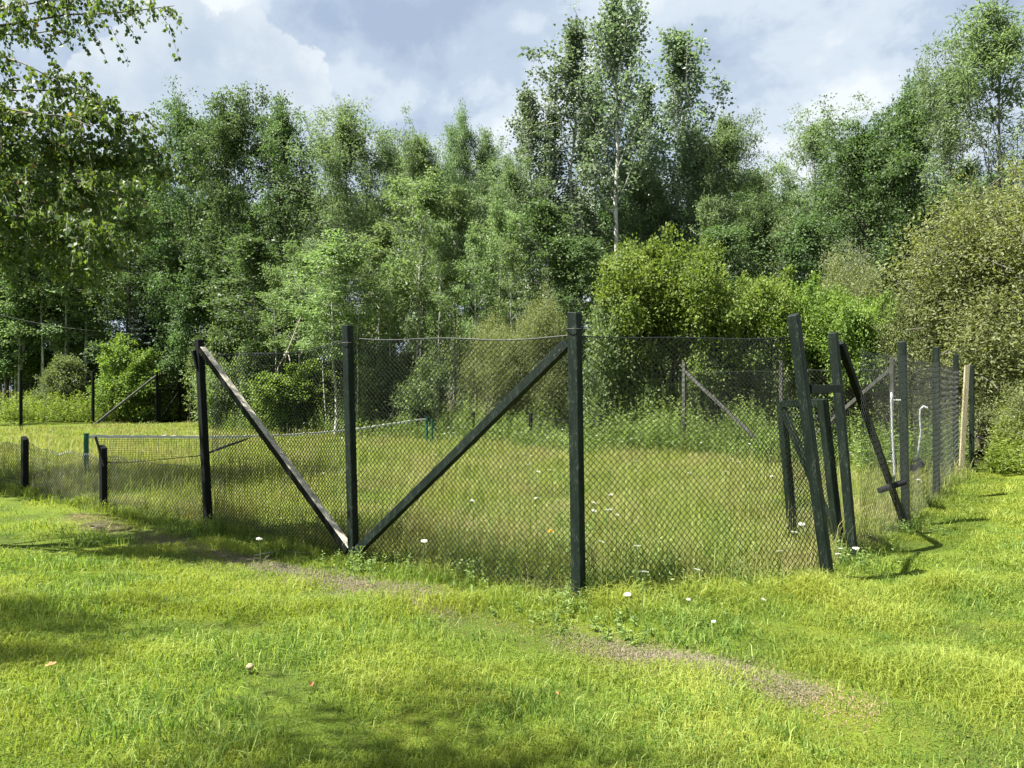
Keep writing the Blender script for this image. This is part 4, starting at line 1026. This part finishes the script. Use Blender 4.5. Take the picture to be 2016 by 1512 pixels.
def thyme():
    rng = np.random.default_rng(2)
    s = rng.uniform(-2.6, 8.5, 95000); v = -.95 + rng.normal(0, 1, 95000) * (.17 + .15 * np.exp(-((s - 3.0) / 2.2) ** 2))
    n = vnoise(s, v, 2.0, 31); 
    dens = .55 + .3 * n + .5 * np.exp(-((s - 3.2) / 1.6) ** 2) * 1.0 + .45 * np.exp(-((s + 1.6) / .55) ** 2)
    k = rng.random(len(s)) < np.clip(dens, 0.05, 1); s, v = s[k], v[k]
    x = O[0] + U[0] * s + V[0] * v; y = O[1] + U[1] * s + V[1] * v
    rn = np.clip(.12 + .8 * rng.random(len(x)) * (.6 + .4 * np.exp(-((s - 3.2) / 2.2) ** 2) + .25 * np.exp(-((s + 1.6) / .7) ** 2)), 0, 1)
    h = rng.uniform(.018, .044, len(x)) * (1 + .5 * np.exp(-((s + 1.6) / .7) ** 2))
    o = blades('thyme_carpet', 'thyme', x, y, h, rng.uniform(.0035, .0075, len(x)), rng.uniform(.3, 1.2, len(x)), rng, rn)
    tag(o, 'pinkish mauve thyme in flower along the worn strip before the fence', 'ground cover')
    n = 22000
    s = rng.uniform(-3, 10, n); v = -.95 + rng.normal(0, .26, n); k = vnoise(s, v, 1.6, 35) + .3 * rng.normal(size=n) > -.1; s, v = s[k], v[k]
    x = O[0] + U[0] * s + V[0] * v; y = O[1] + U[1] * s + V[1] * v
    o = blades('dry_thatch', 'straw', x, y, rng.uniform(.015, .045, len(x)), rng.uniform(.004, .009, len(x)), rng.uniform(.5, 1.4, len(x)), rng, rng.random(len(x)))
    tag(o, 'dry tan thatch in the worn strip before the fence', 'ground cover')
def meadow():
    rng = np.random.default_rng(3)
    x, y, r = polar(rng, 300000, 6.5, 50, -.55, -42, 42)
    k = inside_court(x, y); x, y, r = x[k], y[k], r[k]
    n1 = vnoise(x, y, .9, 41); n2 = vnoise(x, y, 2.6, 42); u, v = uv(x, y)
    h = np.clip(.20 + .06 * n1 + .05 * n2, .07, .5) * rng.uniform(.5, 1.45, len(x))
    edge = np.exp(-(v / .5) ** 2); h *= 1 + .35 * edge
    w = rng.uniform(.0025, .005, len(x)) * (.7 + r / 9)
    rn = np.clip(.72 * rng.random(len(x)) + .13 + .13 * n1 - .08 * n2, 0, 1)
    o = blades('meadow_grass', 'meadow', x, y, h, w, rng.uniform(.15, 1.0, len(x)), rng, rn)
    tag(o, 'rough olive and straw-coloured grass overgrowing the old court', 'grass')
    x, y, r = polar(rng, 60000, 7.0, 34, -.6, -42, 42)
    k = inside_court(x, y) & (vnoise(x, y, 1.7, 47) + .6 * rng.normal(size=len(x)) > -.1); x, y, r = x[k], y[k], r[k]
    o = blades('meadow_stems', 'meadow', x, y, rng.uniform(.3, .72, len(x)), rng.uniform(.003, .0055, len(x)) * (.8 + r / 11), rng.uniform(.05, .5, len(x)), rng, rng.random(len(x)) ** .7)
    tag(o, 'tall thin seeding stems standing above the rough court grass', 'grass')
    # unmown fringe at the foot of the fence
    a = [(P7, P6), (P6, P5), (P5, P4), (P4, P3), (P3, P2), (P2, P1), (P1, G1), (G2, R3), (R3, R4), (R4, R5)]
    X, Y = [], []
    for p, q in a:
        n = int(np.hypot(q[0] - p[0], q[1] - p[1]) * 750); t = rng.random(n); X.append(p[0] + (q[0] - p[0]) * t + rng.normal(0, .13, n)); Y.append(p[1] + (q[1] - p[1]) * t + rng.normal(0, .13, n))
    x = np.concatenate(X); y = np.concatenate(Y); r = np.hypot(x, y); n2 = vnoise(x, y, 4, 44)
    o = blades('fence_fringe_grass', 'tuft', x, y, np.clip(.13 + .06 * n2, .04, .4) * rng.uniform(.5, 1.6, len(x)), rng.uniform(.003, .006, len(x)) * (.7 + r / 11), rng.uniform(.2, 1.1, len(x)), rng, np.clip(rng.random(len(x)) * .8 + .1 * n2 + .1, 0, 1))
    tag(o, 'uncut grass growing up through the foot of the fence', 'grass')
lawn(); thyme(); meadow()

def stalks(name, label, m, x, y, h, rng, nl, LL, LW):
    """leafy upright stalks, many leaves each"""
    n = len(x); z = hgt(x, y); ln = rng.normal(0, .1, (n, 2)) * h[:, None]
    t = np.tile(np.linspace(.12, 1.0, nl), (n, 1)); t += rng.uniform(-.03, .03, t.shape)
    px = x[:, None] + ln[:, :1] * t ** 2; py = y[:, None] + ln[:, 1:] * t ** 2; pz = z[:, None] + t * h[:, None]
    P = np.stack([px, py, pz], -1).reshape(-1, 3)
    az = rng.uniform(0, 6.28, n * nl); el = rng.normal(.25, .4, n * nl)
    D = np.column_stack([np.cos(az) * np.cos(el), np.sin(az) * np.cos(el), np.sin(el)])
    sc = rng.uniform(.7, 1.3, n * nl) * (1.15 - .5 * t.ravel())
    lv = leaves_np(P, D, LL * sc, LW * sc, rng, .6)
    rn = np.clip(.5 * rng.random(n * nl) + .25 * np.repeat(rng.random(n), nl) + .25 * t.ravel(), 0, 1)
    # stalks themselves as narrow upright leaves
    st = leaves_np(np.column_stack([x, y, z]), np.column_stack([ln, h]), h, .014, rng, 0)
    rn = np.concatenate([rn, np.full(n, .3)])
    o = obj(name, leaf_mesh(name, np.concatenate([lv, st]), m, rng, rn)); tag(o, label, 'weeds', None, 'stuff')
def weeds():
    rng = np.random.default_rng(6)
    base = np.array([7.7, 22.0])
    n = 4600
    s = rng.uniform(-4.5, 29, n); v = rng.uniform(-1.1, 2.6, n) + .5 * np.sin(s * .7)
    k = rng.random(n) < np.clip(.75 + .4 * np.sin(s * 1.1) * np.cos(s * .37), .25, 1); s, v = s[k], v[k]
    x = base[0] + U[0] * s + V[0] * v; y = base[1] + U[1] * s + V[1] * v
    h = rng.uniform(.7, 1.55, len(x)) * np.clip(.85 + v * .15, .6, 1.2) * (1 + .25 * vnoise(x, y, 1.6, 61))
    stalks('goldenrod_weeds', 'leafy green goldenrod stalks crowding along the far side fence', 'weed', x, y, h, rng, 26, .16, .035)
    # by the far gateway
    n = 900
    x = rng.uniform(-29, -17, n); y = 47.0 + (x + 23) * .55 + rng.uniform(-3.2, 3.0, n)
    stalks('gateway_weeds', 'sunlit tall weeds heaped behind the distant end fence', 'weed_y', x, y, rng.uniform(.9, 1.9, n), rng, 24, .24, .06)
    # right-hand weeds at the edge of the lawn
    n = 6500
    x = rng.uniform(11.3, 19.5, n); q = rng.uniform(0, 1, n) ** .8 * 5.5; y = 18.3 + .5 * np.sin(x * 1.7) + .3 * np.sin(x * 4.1) - .12 * (x - 11.3) + q
    k = (uv(x, y)[0] < -1.75) & (rng.random(n) < .25 + q / 2.5); x, y, q = x[k], y[k], q[k]
    stalks('edge_weeds', 'bright yellow-green weeds at the edge of the lawn below the silvery shrub', 'weed_y', x, y, rng.uniform(.4, 1.35, len(x)) * np.clip(.5 + .35 * q, .4, 1.15) * (1 + .3 * np.sin(x * 2.3 + y)), rng, 20, .19, .035)
    # broad-leaved weeds in the court and at the post feet
    X, Y, H = [], [], []
    for (px, py, n, sp, hh) in ((1150, 1185, 26, .16, .28), (1215, 1165, 40, .3, .4), (1320, 1150, 26, .3, .4), (1420, 1075, 22, .2, .55), (1120, 1100, 26, .25, .5), (990, 1050, 30, .4, .55),
                            (860, 950, 40, .8, .5), (620, 935, 26, .5, .5), (1430, 1150, 26, .35, .35), (1660, 1110, 30, .2, .3), (1800, 1050, 22, .2, .25), (700, 1120, 20, .2, .2), (960, 1140, 34, .3, .35),
                            (780, 1120, 26, .3, .3), (560, 1060, 26, .3, .3), (430, 1050, 26, .3, .3), (1150, 1060, 30, .3, .6), (1280, 1110, 26, .3, .5), (1010, 1100, 30, .35, .5), (900, 1080, 26, .4, .5), (1400, 1120, 24, .3, .5), (1330, 1000, 30, .6, .5), (1080, 960, 30, .7, .55), (560, 940, 26, .6, .5), (700, 900, 50, 1.0, .5), (950, 900, 50, 1.0, .55), (1240, 1240, 40, .3, .12), (1100, 1200, 40, .3, .14)):
        gx, gy = ground_at(px, py); X.append(rng.normal(gx, sp, n)); Y.append(rng.normal(gy, sp, n)); H.append(rng.uniform(.5, 1.1, n) * hh)
    stalks('broadleaf_weeds', 'small leafy weeds growing in clumps about the fence foot and in the court', 'weed', np.concatenate(X), np.concatenate(Y), np.concatenate(H), rng, 16, .06, .02)
weeds()

# ------------------------------------------------------------------ wild flowers and small things
def flowers():
    rng = np.random.default_rng(9); rs = random.Random(3)
    def head_mesh(seed):
        r = np.random.default_rng(seed); n = 46
        a = np.arange(n) * 2.399; q = np.sqrt((np.arange(n) + .5) / n) * .036
        C = np.column_stack([np.cos(a) * q, np.sin(a) * q, .008 - q ** 2 * 5.0]) + r.normal(0, .002, (n, 3))
        lv = []
        for ang in (0, 1.57):
            D = np.column_stack([np.cos(a + ang + .4), np.sin(a + ang + .4), np.zeros(n)])
            lv.append(leaves_np(C - D * .006, D, .0125, .010, r, 3.0))
        v = np.concatenate(lv); f = np.arange(len(v)).reshape(-1, 4)
        return np_mesh('umbel', v, [f], M['petal'])
    def stem_mesh(h):
        b = MB(); b.tube([(0, 0, 0), (.02, .01, h * .5), (.0, .0, h)], [.004, .003, .0022], 4, False)
        for k in range(8):
            a = k * .785; b.tube([(0, 0, h - .045), (math.cos(a) * .024, math.sin(a) * .024, h - .003)], .0012, 3, False)
        me = np_mesh('stem', np.concatenate(b.v), [np.array(b.f4)], M['stem']); return me
    heads = [head_mesh(i) for i in range(3)]
    stems = {h: stem_mesh(h) for h in (.15, .35, .5, .65, .8)}
    def one(x, y, h, label, group, sc=1.0):
        hk = min(stems, key=lambda q: abs(q - h))
        t = empty('wild_carrot', (x, y, float(hgt(x, y))), rs.uniform(0, 6)); t.scale = (sc, sc, h / hk)
        tag(t, label, 'wildflower', group)
        obj('stem', stems[hk], t); c = obj('flower_head', rs.choice(heads), t, (0, 0, hk)); c.scale = (1, 1, hk / h)
        c.rotation_euler = (rs.uniform(-.25, .25), rs.uniform(-.25, .25), 0)
        return t
    near = [(1168, 937, .7), (1171, 988, .7), (1199, 1003, .65), (1185, 1066, .65), (1253, 1073, .6), (1268, 1124, .5), (1202, 972, .6), (1055, 982, .7), (930, 989, .7), (1047, 898, .8), (1041, 916, .7),
            (1060, 930, .7), (1085, 925, .7), (1055, 942, .6), (1100, 983, .6), (620, 996, .6), (627, 1000, .6), (510, 1062, .35), (1372, 1120, .4), (1578, 1030, .5), (1565, 1050, .45), (1535, 1088, .4), (1655, 1078, .3),
            (1685, 1074, .3), (1808, 945, .5), (835, 1070, .5), (1202, 928, .8), (1170, 1000, .5), (660, 1010, .45), (1440, 905, .7), (1650, 1090, .25), (1215, 1012, .5), (1520, 935, .6)]
    for (px, py, h) in near:
        d = (CAMH - h) * F / (py - CY); x = (px - CX) / F * d
        one(x, d, h, 'white umbel of wild carrot rising from the rough grass of the court, near the fence', 'wild carrot flowers near the fence', rs.uniform(.85, 1.25))
    o = None
    d = (CAMH - .2) * F / (1169 - CY); one((1235 - CX) / F * d, d, .2, 'large white umbel low at the fence foot, right of the corner post', None, 1.0)
    for (px, py) in ((1355, 1176), (1503, 1182), (1405, 1225)):
        d = (CAMH - .14) * F / (py - CY); one((px - CX) / F * d, d, .13, 'small white umbel in the mown lawn outside the corner panel', 'small wild carrot flowers in the lawn', .6)
    # many farther heads
    n = 0
    while n < 150:
        s, v = rs.uniform(-1, 26), rs.choice([rs.uniform(3, 14.8), rs.uniform(12.6, 15.4), rs.uniform(13, 15.4)])
        x = O[0] + U[0] * s + V[0] * v; y = O[1] + U[1] * s + V[1] * v
        if abs(x / y) > .67: continue
        one(x, y, rs.uniform(.4, .75), 'distant white speck of wild carrot in the court grass', 'distant wild carrot flowers', rs.uniform(.9, 1.3)); n += 1
    # the one yellow daisy
    d = (CAMH - .45) * F / (1043 - CY); x = (1084 - CX) / F * d
    t = empty('yellow_daisy', (x, d, float(hgt(x, d)))); tag(t, 'single yellow daisy with a dark eye, in the grass left of the corner post', 'wildflower')
    obj('stem', stems[.5], t).scale = (1, 1, .9)
    a = np.arange(12) * 6.283 / 12; D = np.column_stack([np.cos(a), np.sin(a), 0 * a - .25]); v = leaves_np(D * .008, D, .022, .010, rng, 3)
    D[:, 2] = 0
    p = obj('petals', np_mesh('petals', v, [np.arange(len(v)).reshape(-1, 4)], M['petal_y']), t, (0, 0, .45)); p.rotation_euler = (R(40), 0, 0)
    b = MB(); b.tube([(0, 0, -.004), (0, 0, .006), (0, 0, .012)], [.006, .007, .003], 8); e = b.build('eye', [M['dark_eye']]); e.parent = p
flowers()

def small_things():
    rng = np.random.default_rng(12)
    def leaf(px, py, lab, m, s, rz):
        x, y = ground_at(px, py); o = empty('tmp') ; bpy.data.objects.remove(o)
        k = 14; a = np.linspace(0, 2 * np.pi, k, endpoint=False); r = s * (.55 + .25 * np.cos(a) ** 2 + .12 * np.sin(5 * a))
        top = np.column_stack([r * np.cos(a), r * np.sin(a) * .7, .35 * r * np.sin(a) ** 2 + .006]); 
        v = np.concatenate([top, top - [0, 0, .002], [[0, 0, .004]], [[0, 0, .002]]]); f3 = []
        for i in range(k): j = (i + 1) % k; f3 += [[i, j, 2 * k], [k + j, k + i, 2 * k + 1]]
        f4 = [[i, k + i, k + (i + 1) % k, (i + 1) % k] for i in range(k)]
        b = MB(); b.add(v, f4, f3); q = b.build('fallen_leaf', [M[m]]); q.location = (x, y, float(hgt(x, y)) + .045); q.rotation_euler = (.35, -.2, rz); tag(q, lab, 'leaf')
    leaf(100, 1322, 'tan fallen leaf lying in the grass at the left of the lawn', 'leaf_dead', .045, .4)
    leaf(613, 1361, 'orange-brown fallen leaf in the grass, right of the small mushroom', 'leaf_orange', .036, 1.4)
    leaf(1096, 1378, 'brown fallen leaf in the lawn below the mauve strip', 'leaf_orange', .026, 2.0)
    leaf(1432, 1156, 'orange fallen leaf caught at the foot of the corner panel', 'leaf_orange', .05, .3)
    x, y = ground_at(492, 1326); z = float(hgt(x, y))
    t = empty('mushroom', (x, y, z)); tag(t, 'small pale round mushroom in the lawn', 'mushroom')
    b = MB(); b.tube([(0, 0, 0), (0, 0, .03), (0, 0, .05)], [.010, .008, .008], 10); b.build('stalk', [M['mushroom']], t, True)
    b = MB(); b.tube([(0, 0, .038), (0, 0, .045), (0, 0, .06), (0, 0, .07), (0, 0, .073)], [.022, .029, .024, .012, .002], 16); b.build('cap', [M['mushroom']], t, True)
    def stick(pts, lab, r, fork=None, lift=.05):
        b = MB(); q = []
        for (px, py) in pts:
            x, y = ground_at(px, py); q.append((x, y, float(hgt(x, y)) + lift))
        b.tube(q, np.linspace(r, r * .45, len(q)), 6)
        if fork:
            w = []
            for (px, py) in fork: x, y = ground_at(px, py); w.append((x, y, float(hgt(x, y)) + lift))
            b.tube(w, np.linspace(r * .6, r * .3, len(w)), 5)
        o = b.build('fallen_stick', [M['twig_grey']], None, True); tag(o, lab, 'stick')
    stick([(1706, 1060), (1720, 1068), (1745, 1082)], 'bare pale stick lying outside the gateway, under the long brace', .009, None, .07)
    stick([(500, 1105), (540, 1096), (570, 1097), (620, 1100)], 'forked fallen twig on the lawn before the middle braced post', .007, [(540, 1096), (520, 1112)], .07)
    stick([(178, 1047), (192, 1044), (207, 1039)], 'short pale stick on the shaded lawn before the cut posts', .01)
    # leaning dead branch with a forked foot
    d = 35.2
    b = MB(); b.tube([tuple(at(x, y, d)) for x, y in ((597, 612), (584, 645), (572, 676), (566, 690), (560, 716))], [.02, .028, .034, .036, .03], 6)
    b.tube([tuple(at(x, y, d)) for x, y in ((566, 690), (548, 722), (538, 770), (534, 800), (533, 818))], [.03, .022, .018, .016, .014], 5)
    b.tube([tuple(at(x, y, d)) for x, y in ((566, 690), (573, 718), (577, 760), (578, 816))], [.026, .02, .016, .014], 5)
    o = b.build('dead_branch', [M['twig_grey']], None, True); tag(o, 'bleached dead branch propped in the bushes behind the bleached brace', 'branch')
    b = MB(); tt = np.linspace(0, 1, 16); A, B = at(-60, 604, 44), at(330, 655, 50)
    b.tube([tuple(A + (B - A) * t - Vector((0, 0, .5 * 4 * t * (1 - t)))) for t in tt], .006, 4, False); o = b.build('overhead_cable', [M['cable']]); tag(o, 'thin slack cable strung through the trees at the left', 'cable')
small_things()
